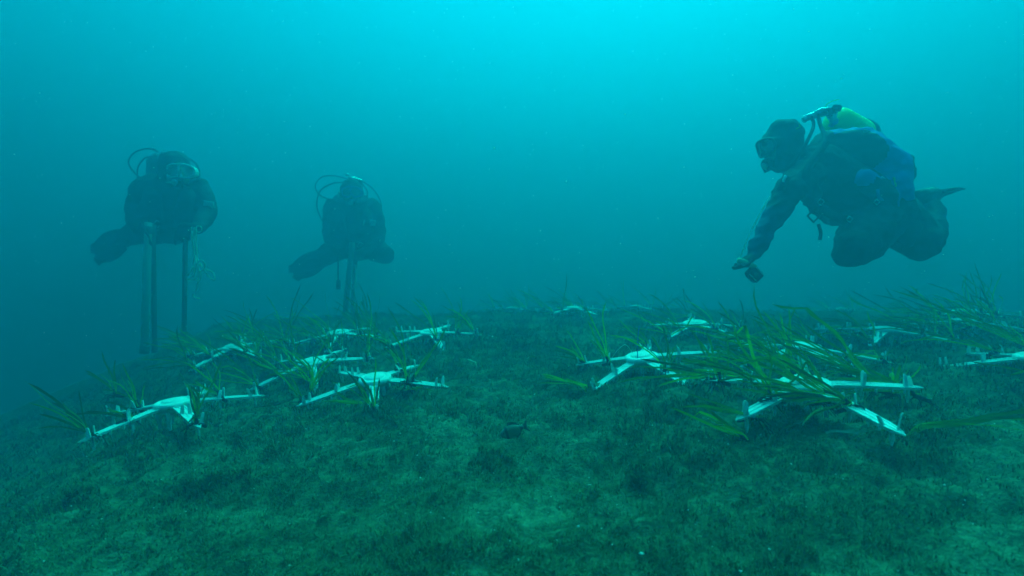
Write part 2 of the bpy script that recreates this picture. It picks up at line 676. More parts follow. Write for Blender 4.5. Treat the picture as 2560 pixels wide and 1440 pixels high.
def arm_mesh(var):
    """one arm along +x: a ribbed plank, pointed at its end, with short stakes and teeth below"""
    lr = random.Random(100 + var)
    mb = MB()
    st = [0.045, 0.10, 0.155, 0.21, 0.245, 0.27, 0.288, ARM_R]
    wd = [0.0195, 0.0185, 0.0175, 0.0165, 0.0155, 0.0125, 0.007, 0.0008]
    v, f = [], []
    for r, w in zip(st, wd):
        z = arm_z(r)
        rib = 0.0022 * min(1, w / 0.012)
        th = 0.0065 * (0.35 + 0.65 * min(1, w / 0.016))
        prof = [(-w, z), (-w, z + rib), (-w * 0.72, z + rib), (-w * 0.62, z), (-w * 0.16, z), (-w * 0.1, z + rib * 0.8),
                (w * 0.1, z + rib * 0.8), (w * 0.16, z), (w * 0.62, z), (w * 0.72, z + rib), (w, z + rib), (w, z),
                (w * 0.92, z - th), (-w * 0.92, z - th)]
        v += [(r, y, q) for y, q in prof]
    n = 14
    for i in range(len(st) - 1):
        for k in range(n):
            f.append((i * n + k, (i + 1) * n + k, (i + 1) * n + (k + 1) % n, i * n + (k + 1) % n))
    f.append(tuple(range(n)))
    f.append(tuple(reversed([(len(st) - 1) * n + k for k in range(n)])))
    mb.add(v, f)
    for r in (0.085, 0.125, 0.175, 0.215, 0.245):          # teeth under both edges
        for sgn in (-1, 1):
            z = arm_z(r) - 0.006
            L = lr.uniform(0.010, 0.016)
            mb.tube([(r, sgn * 0.013, z + 0.003), (r + 0.001, sgn * 0.013, z - L * 0.7), (r + 0.001, sgn * 0.013, z - L)], [0.0045, 0.0032, 0.001], 5)
    for r in (0.145, 0.262):                                  # stakes pushed into the bottom
        z = arm_z(r) - 0.006
        mb.tube([(r, 0.004, z + 0.004), (r, 0.004, z - 0.028), (r, 0.004, z - 0.042)], [0.0055, 0.005, 0.001], 6)
    return mb.mesh('arm', M['frame'], smooth=False)


def clip_mesh(var):
    """upright flat prong, a little hooked or bent"""
    lr = random.Random(200 + var)
    h = [0.034, 0.038, 0.028, 0.035][var % 4]
    b = [0.000, 0.004, -0.003, 0.006][var % 4]
    mb = MB()
    lv = [(0, 0.0062, 0.0024, 0), (h * 0.5, 0.0054, 0.0021, b * 0.3), (h * 0.86, 0.0044, 0.0018, b * 0.8), (h, 0.0022, 0.0013, b * 1.2)]
    v, f = [], []
    for (z, wx, wy, o) in lv:
        v += [(-wx, -wy + o, z), (wx, -wy + o, z), (wx, wy + o, z), (-wx, wy + o, z)]
    for i in range(3):
        for k in range(4):
            f.append((i * 4 + k, i * 4 + (k + 1) % 4, (i + 1) * 4 + (k + 1) % 4, (i + 1) * 4 + k))
    f += [(3, 2, 1, 0), (12, 13, 14, 15)]
    return mb.add(v, f).mesh('clip', M['frame'], smooth=False)


def hub_mesh():
    mb = MB()
    prof = [(h, r * 1.0) for h, r in [(HUB_Z - 0.036, 0.050), (HUB_Z - 0.034, 0.056), (HUB_Z - 0.020, 0.058), (HUB_Z - 0.019, 0.064), (HUB_Z - 0.010, 0.066),
            (HUB_Z - 0.003, 0.064), (HUB_Z, 0.058), (HUB_Z + 0.001, 0.046), (HUB_Z - 0.001, 0.0445), (HUB_Z - 0.001, 0.041), (HUB_Z + 0.003, 0.039),
            (HUB_Z + 0.006, 0.028), (HUB_Z + 0.007, 0.012), (HUB_Z + 0.0072, 0.002)]]
    mb.lathe((0, 0, 0), (0, 0, 1), prof, 30)
    return mb.mesh('hub', M['frame'])


def hub_post_mesh():
    mb = MB()
    mb.tube([(0.048, 0, HUB_Z - 0.03), (0.05, 0, HUB_Z - 0.05), (0.05, 0, HUB_Z - 0.095)], [0.011, 0.0095, 0.006], 6)
    return mb.mesh('hub_leg', M['frame'], smooth=False)


ARM_ME = [arm_mesh(i) for i in range(3)]
CLIP_ME = [clip_mesh(i) for i in range(4)]
HUB_ME, LEG_ME = hub_mesh(), hub_post_mesh()

#  x, y, height above the bank, turn, extra slope in x and y, words that single it out, seagrass cover, leaf length
FRAMES = [
    (-1.231, 1.878, 0.024, 27.9, -0.09, 0.1, 'farthest left in the picture, at the edge of the dark slope', 0.45, 0.19),
    (-0.547, 2.075, -0.022, 66, -0.035, 0.1, 'nearest the viewer in the left group, with a bare oval hub', 0.2, 0.20),
    (-0.961, 2.5, -0.003, 5.2, -0.036, 0.08, 'in the middle of the left group, straight behind a bright leafy shoot', 0.8, 0.26),
    (-0.474, 3.024, -0.008, 2.4, -0.015, 0.09, 'at the right rear of the left group', 0.65, 0.26),
    (-1.602, 2.988, -0.003, 34.9, 0.034, 0.08, 'at the left rear below the diver with the white mask', 0.95, 0.27),
    (-1.06, 3.15, 0.004, 58.5, 0.01, 0.08, 'half hidden in grass below the diver with the blue mask', 1.0, 0.28),
    (0.515, 2, -0.002, 71.1, 0.073, 0.09, 'right of the middle gap, tied with a blue twine at its hub', 0.25, 0.20),
    (0.823, 1.434, -0.012, 63.9, 0.02, 0, 'largest and nearest, at the right under long sweeping leaves', 0.38, 0.24),
    (1.029, 2.876, -0.01, 3.9, 0.049, 0.08, 'behind the twine-tied frame, left of the long upright leaf', 0.55, 0.22),
    (1.139, 2.009, 0, 53.2, -0.03, 0.05, 'buried in leaves just behind the nearest frame', 0.85, 0.25),
    (0.504, 4.133, -0.003, 9.6, 0.0, 0.02, 'in the middle of the far row', 0.5, 0.24),
    (0.004, 5.30, 0.006, 10.4, 0.0, -0.01, 'at the left end of the far row', 0.8, 0.26),
    (1.214, 5.00, 0.0, 67.4, 0.0, 0.0, 'at the right end of the far row', 0.8, 0.26),
    (3.40, 5.25, -0.005, 39.0, 0.0, 0.0, 'far right in the distance below the diver with the yellow tank', 0.55, 0.24),
    (2.671, 3.027, 0.010, 44.4, 0.01, -0.05, 'at the right edge on the far crest of the bank', 0.6, 0.26),
    (1.752, 2.404, -0.012, 7.7, -0.06, -0.03, 'right rear, between the nearest frame and the far crest', 0.7, 0.25),
    (2.330, 2.640, -0.010, 17.7, -0.03, -0.02, 'right rear near the edge, lying low in the grass', 0.65, 0.25),
    (1.795, 1.739, -0.015, 12.6, 0.07, -0.04, 'cut off by the right edge, one long bare arm showing', 0.25, 0.25),
]
DIRS = ['right', 'back right', 'back', 'back left', 'left', 'front left', 'front', 'front right']
SHORT = ['leftmost frame', 'frame nearest the viewer in the left group', 'middle frame of the left group', 'right rear frame of the left group',
         'left rear frame below the white-masked diver', 'frame below the blue-masked diver', 'frame tied with blue twine', 'largest nearest frame at right',
         'frame behind the twine-tied one', 'frame just behind the largest one', 'middle frame of the far row', 'left end frame of the far row',
         'right end frame of the far row', 'far right distant frame', 'frame on the right crest', 'right rear frame behind the largest one',
         'low frame near the right edge', 'frame cut off by the right edge']


def unit(v):
    v = Vector(v)
    return v.normalized()


def leaf_geom(base, d0, bend, L, w, roll, seg=9, floor=True, kink=None):
    """ribbon leaf: returns verts, faces, along"""
    p, d = Vector(base), unit(d0)
    side = d.cross(Vector((math.cos(roll), math.sin(roll), 0.35)))
    side = side.normalized() if side.length > 1e-4 else d.orthogonal().normalized()
    v, f, al = [], [], []
    ds = L / seg
    for i in range(seg + 1):
        t = i / seg
        ww = w * (0.75 + 0.25 * min(1, t * 4)) * (1 if t < 0.86 else math.sqrt(max(0.0, 1 - ((t - 0.86) / 0.14) ** 2)) * 0.9 + 0.1)
        s = (side - d * side.dot(d)).normalized()
        nrm = d.cross(s)
        v += [p - s * ww * 0.5, p + nrm * ww * 0.10, p + s * ww * 0.5]
        al += [t, t, t]
        if kink and abs(t - kink[0]) < 0.5 / seg:
            d = unit(kink[1])
        wob = Vector((math.sin(3.1 * t * math.pi + roll * 3), math.cos(2.3 * t * math.pi + roll * 5), 0.6 * math.sin(2.7 * t * math.pi + roll * 7))) * 0.12
        d = unit(d + Vector(bend) * (ds / L) * (0.5 + 1.2 * t) + wob)
        p = p + d * ds
        if floor:
            g = bank(p.x, p.y) + 0.025
            if p.z < g:
                p.z = g
                d = unit(Vector((d.x, d.y, max(d.z, 0.02))))
    for i in range(seg):
        a = i * 3
        f += [(a, a + 1, a + 4, a + 3), (a + 1, a + 2, a + 5, a + 4)]
    return v, f, al


def leaf_obj(origin, geo, m, parent):
    v, f, al = geo
    me = bpy.data.meshes.new('leaf')
    me.from_pydata([tuple(p - origin) for p in v], [], f)
    at = me.attributes.new('along', 'FLOAT', 'POINT')
    at.data.foreach_set('value', np.array(al, np.float32))
    me.polygons.foreach_set('use_smooth', np.ones(len(f), bool))
    me.materials.append(m)
    me.update()
    return link('leaf', me, parent)


def make_shoot(base, lean, length, label, group, nleaf=7, spread=0.35, mats=('leaf_a', 'leaf_b', 'leaf_c'), near=True, bend=None):
    base = Vector(base)
    root = link('seagrass_shoot', None)
    root.location = base
    root.empty_display_size = 0.02
    tag(root, label, 'seagrass', group)
    lean = unit(lean)
    cur = Vector((-0.55, 0.05, -0.35)) if bend is None else Vector(bend)
    for k in range(nleaf):
        d = unit(lean + Vector((rnd.gauss(0, spread), rnd.gauss(0, spread), rnd.gauss(0, spread * 0.5))))
        if d.z < 0.02:
            d.z = 0.05 + 0.1 * rnd.random()
        bd = cur * rnd.uniform(0.2, 1.3) + Vector((rnd.gauss(0, 0.3), rnd.gauss(0, 0.3), rnd.gauss(0, 0.2)))
        L = length * rnd.uniform(0.45, 1.25)
        w = rnd.uniform(0.0046, 0.0080)
        o = base + Vector((rnd.gauss(0, 0.004), rnd.gauss(0, 0.004), 0))
        kink = None
        if rnd.random() < 0.12:
            kink = (rnd.uniform(0.6, 0.85), (d.x + rnd.gauss(0, 0.8), d.y + rnd.gauss(0, 0.5), -0.2))
        leaf_obj(base, leaf_geom(o, d, bd, L, w, rnd.uniform(0, 6.28), 9 if near else 6, kink=kink), M[mats[min(2, int(rnd.random() * 3))]], root)
    # sheath and dark rhizome with root fibres
    mb = MB()
    r0 = base + Vector((0, 0, 0.004))
    a = rnd.uniform(0, 6.28)
    mb.tube([r0 + Vector((math.cos(a), math.sin(a), 0)) * -0.035 + Vector((0, 0, -0.020)), r0 + Vector((0, 0, -0.010)), r0 + lean * 0.02], [0.006, 0.008, 0.006], 6)
    for k in range(5 if near else 2):
        b = a + rnd.gauss(0, 1.4)
        e = r0 + Vector((math.cos(b) * rnd.uniform(0.02, 0.06), math.sin(b) * rnd.uniform(0.02, 0.06), -rnd.uniform(0.02, 0.05)))
        mid = (r0 + e) * 0.5 + Vector((rnd.gauss(0, 0.01), rnd.gauss(0, 0.01), 0.008))
        mb.tube([r0 + Vector((0, 0, -0.012)), mid, e], [0.0030, 0.0022, 0.0010], 4)
    mb.v = [tuple(Vector(p) - base) for p in mb.v]
    link('rhizome', mb.mesh('rhizome', M['root']), root)
    return root


def build_frame(i, spec):
    x, y, dz, phi, rx, ry, words, cover, leaf_len = spec
    gx = (bank(x + .15, y) - bank(x - .15, y)) / .3 + rx
    gy = (bank(x, y + .15) - bank(x, y - .15)) / .3 + ry
    nrm = Vector((-gx, -gy, 1)).normalized()
    rot = Vector((0, 0, 1)).rotation_difference(nrm).to_matrix().to_4x4() @ Matrix.Rotation(R_(phi), 4, 'Z')
    mw = Matrix.Translation((x, y, bank(x, y) + dz + 0.004)) @ rot
    root = link('star_frame', None)
    root.empty_display_size = 0.05
    root.matrix_world = mw
    tag(root, 'white star frame ' + words, 'planting frame', 'white star frames laid out on the seabed')
    link('hub', HUB_ME, root)
    lr = random.Random(300 + i)
    near = y < 3.3
    full = cover
    for k in range(5):
        am = Matrix.Rotation(k * 2 * math.pi / 5 + lr.gauss(0, 0.02), 4, 'Z') @ Matrix.Rotation(lr.gauss(0, 0.03), 4, 'Y')
        arm = link('arm', ARM_ME[lr.randrange(3)], root)
        arm.matrix_basis = am
        leg = link('hub_leg', LEG_ME, root)
        leg.matrix_basis = Matrix.Rotation((k + 0.5) * 2 * math.pi / 5, 4, 'Z')
        ang = math.atan2((mw.to_3x3() @ am.to_3x3() @ Vector((1, 0, 0))).y, (mw.to_3x3() @ am.to_3x3() @ Vector((1, 0, 0))).x)
        word = DIRS[int(round(ang / (math.pi / 4))) % 8]
        for j, r in enumerate((0.150, 0.262)):
            for sgn in (-1, 1):
                c = link('clip', CLIP_ME[lr.randrange(4)], arm)
                off = 0.011 if j == 0 else 0.009
                c.matrix_basis = Matrix.Translation((r + sgn * (0.006 if j == 0 else 0.011), sgn * off, arm_z(r) - 0.001)) @ Matrix.Rotation(lr.gauss(0, 0.13), 4, 'X') @ Matrix.Rotation(lr.gauss(0, 0.13), 4, 'Y') @ Matrix.Rotation(lr.uniform(-1.5, 1.5), 4, 'Z')
            if lr.random() < full * (1.0 if j else 0.9):
                bp = mw @ am @ Vector((r, 0.0, arm_z(r) + 0.008))
                rad = Vector((math.cos(ang), math.sin(ang), 0))
                lean = Vector((-0.75 if i in (7, 9, 15, 16, 17) else -0.45, 0.0, 0.42 if i in (7, 9, 15, 16, 17) else 0.7)) + rad * (0.55 if j else 0.2) + Vector((rnd.gauss(0, .3), rnd.gauss(0, .25), rnd.gauss(0, .15)))
                lab = '%s seagrass shoot, %s arm of the %s' % ('outer' if j else 'inner', word, SHORT[i])
                make_shoot(bp, lean, leaf_len * rnd.uniform(0.8, 1.15), lab, 'seagrass shoots clipped to the frames',
                           nleaf=rnd.choice([7, 8, 9, 10]) if near else 7, near=near)
    return root


ROOTS = [build_frame(i, s) for i, s in enumerate(FRAMES)]


def seagrass_extra(base, lean, length, label, nleaf, spread=0.2, bend=(0, 0, 0), mats=('leaf_a', 'leaf_b', 'leaf_c')):
    return make_shoot(base, lean, length, label, 'seagrass shoots clipped to the frames', nleaf, spread, mats, True, bend)



LA, LB, LC = ('leaf_a',) * 3, ('leaf_b',) * 3, ('leaf_a', 'leaf_b', 'leaf_b')


def bearing(px, py, d):
    return Vector(((px - 1280) / 1280 * d, d, CAM_H - (py - 720) / 1280 * d))


for (b, lean, L, nl, sp, bend, ms, lab) in [
    (bearing(1985, 945, 1.52), (-0.62, 0.02, 0.76), 0.27, 3, 0.07, (0.05, 0, 0.05), LA, 'very long upright leaf shoot rising from the hub of the largest frame'),
    (bearing(2264, 1096, 1.24), (0.95, -0.05, -0.02), 0.32, 8, 0.15, (0.25, 0.05, -0.1), LA, 'seagrass shoot sweeping right over the turf from the largest frame'),
    (bearing(1866, 1098, 1.27), (-0.75, 0.1, 0.40), 0.20, 8, 0.2, (-0.3, 0.1, 0.1), LC, 'yellow-green shoot at the front left tip of the largest frame'),
    (bearing(1880, 1040, 1.30), (-0.9, 0.1, 0.34), 0.19, 6, 0.16, (-0.2, 0.1, -0.1), LA, 'green shoot lying left beside the front left arm of the largest frame'),
    (bearing(2215, 975, 1.46), (-0.78, 0.1, 0.50), 0.38, 13, 0.14, (-0.5, 0, -0.2), LA, 'dense leaf sheaf sweeping left over the right arm of the largest frame'),
    (bearing(2225, 985, 1.50), (0.25, -0.1, 0.85), 0.14, 6, 0.3, (-0.6, 0, 0.1), LB, 'pale-based curling shoot at the right arm of the largest frame'),
    (bearing(2122, 1016, 1.35), (-0.78, 0.12, 0.48), 0.34, 13, 0.13, (-0.3, 0, 0.0), LA, 'long leaf sheaf sweeping left from the front right arm of the largest frame'),
    (bearing(1968, 935, 1.72), (-0.1, 0.1, 0.95), 0.20, 9, 0.2, (-0.5, 0, -0.1), LC, 'bright upright shoot standing just behind the largest frame\'s hub'),
    (bearing(2085, 990, 1.39), (-0.66, 0.15, 0.62), 0.30, 9, 0.15, (-0.35, 0, -0.1), LA, 'leaf sheaf sweeping left across the hub of the largest frame'),
    (bearing(2060, 1000, 1.34), (-0.85, -0.05, 0.25), 0.26, 9, 0.16, (-0.2, 0, -0.35), LA, 'drooping leaf tangle over the front of the largest frame'),
    (bearing(2290, 985, 1.45), (-0.9, -0.1, 0.30), 0.30, 9, 0.15, (-0.2, 0, -0.25), LA, 'drooping leaf sheaf lying along the right arm of the largest frame'),
    (bearing(1800, 950, 1.50), (-0.15, 0.1, 0.9), 0.16, 6, 0.22, (-0.3, 0, 0.0), LC, 'bright shoot standing at the left arm of the largest frame'),
    (bearing(1522, 905, 2.02), (-0.40, 0.0, 0.85), 0.22, 8, 0.17, (-0.35, 0, 0.1), LB, 'bright green shoot leaning left on the left arm of the twine-tied frame'),
    (bearing(1470, 986, 1.84), (-0.95, 0.1, 0.22), 0.17, 8, 0.14, (-0.2, 0, 0.12), LB, 'bright shoot lying flat leftward at the front left tip of the twine-tied frame'),
    (bearing(1018, 955, 2.02), (-0.05, 0.0, 0.95), 0.26, 7, 0.14, (-1.0, 0, -0.35), LC, 'bright shoot arching left over the right arm of the left group\'s nearest frame'),
    (bearing(912, 1050, 1.86), (-0.95, -0.05, 0.06), 0.15, 6, 0.12, (-0.1, 0, 0.05), LB, 'yellow-green shoot lying left at the front tip of the left group\'s nearest frame'),
    (bearing(776, 985, 2.02), (0.05, 0.0, 0.95), 0.26, 7, 0.12, (0.7, 0, -0.2), LC, 'bright shoot arching right at the left tip of the left group\'s nearest frame'),
    (bearing(755, 1000, 2.00), (-0.45, 0.0, 0.8), 0.17, 7, 0.2, (-0.4, 0, 0.0), LC, 'bright shoot fanning left beside the left tip of the left group\'s nearest frame'),
    (bearing(1020, 975, 2.00), (0.5, -0.3, 0.10), 0.13, 6, 0.2, (0.1, 0, -0.3), LA, 'low green shoot drooping right below the left group\'s nearest frame'),
    (bearing(290, 985, 2.10), (-0.55, 0.0, 0.75), 0.22, 7, 0.16, (-0.3, 0, 0.1), LA, 'shoot leaning up and left behind the leftmost frame'),
    (bearing(2575, 872, 1.88), (-0.78, 0.05, 0.45), 0.40, 12, 0.15, (-0.3, 0, -0.1), LA, 'long leaf sheaf sweeping left at the right picture edge'),
]:
    seagrass_extra(b, lean, L, lab, nl, sp, bend, ms)

# ------------------------------------------------------------------ divers
def at(px, py, d):
    """a point d metres in front of the lens plane, by its bearing in the picture"""
    return Vector(((px - 1280) / 1280 * d, d, CAM_H - (py - 720) / 1280 * d))


def fuse(name, mb, mats, voxel=0.011, smooth=4, wrinkle=0.004, pick=None, parent=None, origin=None):
    """overlapping closed shapes become one continuous skin"""
    me = mb.mesh(name + '_raw', None)
    tmp = link(name + '_raw', me)
    r = tmp.modifiers.new('remesh', 'REMESH')
    r.mode = 'VOXEL'
    r.voxel_size = voxel
    s = tmp.modifiers.new('smooth', 'SMOOTH')
    s.factor = 0.5
    s.iterations = smooth
    dg = bpy.context.evaluated_depsgraph_get()
    out = bpy.data.meshes.new_from_object(tmp.evaluated_get(dg))
    bpy.data.objects.remove(tmp)
    bpy.data.meshes.remove(me)
    out.name = name
    out.materials.clear()
    for m in mats:
        out.materials.append(m)
    nv = len(out.vertices)
    co, no = np.empty(nv * 3), np.empty(nv * 3)
    out.vertices.foreach_get('co', co)
    out.vertex_normals.foreach_get('vector', no)
    co, no = co.reshape(-1, 3), no.reshape(-1, 3)
    amp = np.array([wrinkle * (mnoise.noise((p[0] * 9, p[1] * 9, p[2] * 16)) - 1.4 * abs(mnoise.noise((p[0] * 11 + p[2] * 9, p[1] * 11, p[2] * 15 - p[0] * 7))) + 0.5 * mnoise.noise((p[0] * 26, p[1] * 26, p[2] * 40))) for p in co])
    out.vertices.foreach_set('co', (co + no * amp[:, None]).ravel())
    out.update()
    out.polygons.foreach_set('use_smooth', np.ones(len(out.polygons), bool))
    if pick:
        for f in out.polygons:
            f.material_index = pick(f.center)
    o0 = Vector(origin) if origin is not None else Vector((0, 0, 0))
    out.transform(Matrix.Translation(-o0))
    out.update()
    o = link(name, out, parent)
    if origin is not None:
        o.location = o0
    return o


def chain(mb, pts):
    for a, b in zip(pts[:-1], pts[1:]):
        mb.capsule(a[0], a[1], b[0], b[1])


def glove(mb, wrist, palm_dir, finger_dir, side, grip=0.5):
    """palm plus five curled gloved fingers"""
    palm_dir, side = unit(palm_dir), unit(side)
    fd = unit(finger_dir)
    c0, c1 = Vector(wrist), Vector(wrist) + palm_dir * 0.085
    for s in (-0.026, -0.009, 0.009, 0.026):
        mb.capsule(c0 + side * s * 0.6, 0.024, c1 + side * s, 0.017)
    for k, s in enumerate((-0.036, -0.012, 0.012, 0.035)):
        L = (0.9, 1.05, 1.0, 0.78)[k]
        a = c1 + side * s
        d1 = unit(palm_dir * (1 - grip) + fd * grip)
        b = a + d1 * 0.036 * L
        d2 = unit(d1 * 0.35 + fd * 0.9 - palm_dir * grip * 0.4)
        c = b + d2 * 0.028 * L
        d3 = unit(d2 * 0.4 - palm_dir * 0.9 * grip + fd * 0.5)
        e = c + d3 * 0.020 * L
        mb.capsule(a, 0.0125, b, 0.0115)
        mb.capsule(b, 0.0115, c, 0.0105)
        mb.capsule(c, 0.0105, e, 0.0095)
    t0 = c0 + palm_dir * 0.03 - side * 0.035
    t1 = t0 + unit(-side * 0.7 + palm_dir * 0.6 + fd * 0.3) * 0.04
    t2 = t1 + unit(palm_dir * 0.6 + fd * 0.8) * 0.032
    mb.capsule(t0, 0.018, t1, 0.0145)
    mb.capsule(t1, 0.0145, t2, 0.012)


def dive_mask(parent, c, fwd, up, fm, strap_m, head_c, head_r, w=0.165, h=0.085, origin=None):
    """frame ring, skirt, two panes and strap"""
    o0 = Vector(origin)
    fwd, up = unit(fwd), unit(up)
    sd = fwd.cross(up).normalized()
    up = sd.cross(fwd).normalized()
    c = Vector(c)
    mb = MB()

    def ring(scale, back, pull=0.0):
        pts = []
        for k in range(28):
            a = 2 * math.pi * k / 28
            ca, sa = math.cos(a), math.sin(a)
            X = math.copysign(abs(ca) ** 0.7, ca) * w / 2 * scale
            Y = math.copysign(abs(sa) ** 0.8, sa) * h / 2 * scale
            if sa < 0:
                Y *= 1.0 - 0.25 * math.exp(-(X / 0.02) ** 2)
            curve = 0.022 * (X / (w / 2)) ** 2
            pts.append(c + sd * X + up * Y - fwd * (back + curve))
        return pts
    fr = ring(1.0, 0)
    mb.tube(fr + [fr[0]], 0.0085, 7, caps=False)
    bar = [c + up * h * 0.42 + fwd * 0.002, c - up * h * 0.05 + fwd * 0.006, c - up * h * 0.30 + fwd * 0.004]
    mb.tube(bar, [0.007, 0.007, 0.009], 6)
    m_ = MB()
    a, b = ring(0.98, 0.004), ring(1.06, 0.045)
    n = len(a)
    m_.add(a + b, [(k, (k + 1) % n, n + (k + 1) % n, n + k) for k in range(n)])
    nose = c - up * h * 0.36 - fwd * 0.006
    m_.ball(nose, (0.020, 0.026, 0.022), sd, fwd, up, 10, 7)
    mask = m_.build('mask', fm, parent)
    mask.location = (0, 0, 0)
    fix(mask, o0)
    f_ = mb.build('mask_frame', fm, mask)
    fix(f_, o0)
    for s in (-1, 1):
        l = MB()
        pts = []
        for k in range(18):
            t = 2 * math.pi * k / 18
            X = s * w * 0.25 + math.cos(t) * w * 0.215
            Y = math.sin(t) * h * 0.42
            pts.append(c + sd * X + up * Y - fwd * (0.004 + 0.022 * (X / (w / 2)) ** 2))
        ctr = sum(pts, Vector()) / 18 + fwd * 0.003
        l.add(pts + [ctr], [(k, (k + 1) % 18, 18) for k in range(18)])
        o = l.build('lens', M['lens'], mask)
        fix(o, o0)
    st = MB()
    hc = Vector(head_c)
    pts = []
    for k in range(25):
        a = R_(-205) + R_(230) * k / 24 + R_(90 + 25 - 25)
        p = hc + (sd * math.cos(a) + fwd * math.sin(a)) * (head_r + 0.006)
        p = p + up * ((c - hc).dot(up) + 0.012 * math.cos(a) ** 2)
        pts.append(p)
    pts = []
    for k in range(25):
        a = R_(20) - R_(220) * k / 24
        pts.append(hc + (sd * math.cos(a) + fwd * math.sin(a)) * (head_r + 0.004) + up * ((c - hc).dot(up) * 0.9 + 0.02 * abs(math.sin(a / 2))))
    v, f = [], []
    for p in pts:
        q = unit(p - hc - up * (p - hc).dot(up))
        v += [p - up * 0.012, p + q * 0.003, p + up * 0.012]
    for k in range(len(pts) - 1):
        f += [(3 * k, 3 * k + 1, 3 * k + 4, 3 * k + 3), (3 * k + 1, 3 * k + 2, 3 * k + 5, 3 * k + 4)]
    st.add(v, f)
    o = st.build('mask_strap', strap_m, mask)
    fix(o, o0)
    return mask


def fix(o, o0):
    """mesh was laid out in scene coordinates; bring it into the thing's own"""
    if o.parent is not None and o.parent.parent is None:
        o.data.transform(Matrix.Translation(-o0))
    elif o.parent is not None:
        o.data.transform(Matrix.Translation(-o0))


def part(mb, name, m, parent, o0, smooth=True):
    o = mb.build(name, m, parent, smooth)
    o.data.transform(Matrix.Translation(-Vector(o0)))
    return o


def second_stage(parent, c, fwd, up, o0):
    fwd, up = unit(fwd), unit(up)
    mb = MB()
    mb.lathe(Vector(c) - fwd * 0.025, fwd, [(0, 0.016), (0.004, 0.028), (0.020, 0.034), (0.036, 0.034), (0.042, 0.030), (0.043, 0.022), (0.040, 0.020), (0.044, 0.012), (0.045, 0.002)], 18)
    mb.tube([Vector(c) - fwd * 0.06, Vector(c) - fwd * 0.02], [0.016, 0.014], 10)
    r = part(mb, 'regulator', M['rubber'], parent, o0)
    sd = fwd.cross(up)
    ex = MB()
    ex.box(Vector(c) - up * 0.026 - fwd * 0.002, 0.034, 0.014, 0.010, sd, fwd, up)
    part(ex, 'exhaust_tee', M['rubber'], r, o0)
    cv = MB()
    cv.lathe(Vector(c) + fwd * 0.0195, fwd, [(0, 0.0215), (0.0008, 0.019), (0.0028, 0.016), (0.003, 0.002)], 16)
    part(cv, 'purge_cover', M['metal'], r, o0)
    return r


def tank(parent, top, bot, m, o0, r=0.088):
    top, bot = Vector(top), Vector(bot)
    ax = bot - top
    L = ax.length
    ax = ax.normalized()
    mb = MB()
    prof = [(0, 0.022), (0.01, 0.026), (0.02, 0.040), (0.04, 0.062), (0.065, 0.079), (0.095, r), (L * 0.5, r), (L - 0.055, r), (L - 0.03, r * 0.93), (L - 0.01, r * 0.75), (L, r * 0.4)]
    mb.lathe(top, ax, prof, 26)
    t = part(mb, 'tank', m, parent, o0)
    b = MB()
    b.lathe(top + ax * (L - 0.10), ax, [(0, r + 0.003), (0.002, r + 0.007), (0.09, r + 0.007), (0.11, r * 0.96), (0.115, r * 0.5)], 26)
    part(b, 'tank_boot', M['rubber'], t, o0)
    sd = ax.cross(Vector((0, 1, 0.3))).normalized()
    v = MB()
    v.lathe(top + ax * 0.01, -ax, [(0, 0.022), (0.02, 0.022), (0.022, 0.016), (0.055, 0.016), (0.058, 0.010)], 14)
    v.tube([top - ax * 0.03 - sd * 0.035, top - ax * 0.03 + sd * 0.05], [0.013, 0.013], 10)
    va = part(v, 'tank_valve', M['metal'], t, o0)
    k = MB()
    k.lathe(top - ax * 0.03 + sd * 0.05, sd, [(0, 0.018), (0.004, 0.023), (0.028, 0.023), (0.033, 0.018)], 10)
    part(k, 'valve_knob', M['rubber'], va, o0)
    return t, ax, sd


def hose(parent, pts, o0, r=0.007, m='rubber', name='hose'):
    mb = MB()
    mb.tube(smooth_path(pts), r, 8)
    return part(mb, name, M[m], parent, o0)


def blade_w(t, width, paddle):
    if paddle:
        return width * (0.72 + 0.28 * math.sin(math.pi * min(1, t * 1.25)) if t < 0.8 else 0.25 + 0.67 * math.sqrt(max(0.0, 1 - ((t - 0.8) / 0.2) ** 2)))
    return width * (0.55 + 0.45 * min(1, t * 1.8))


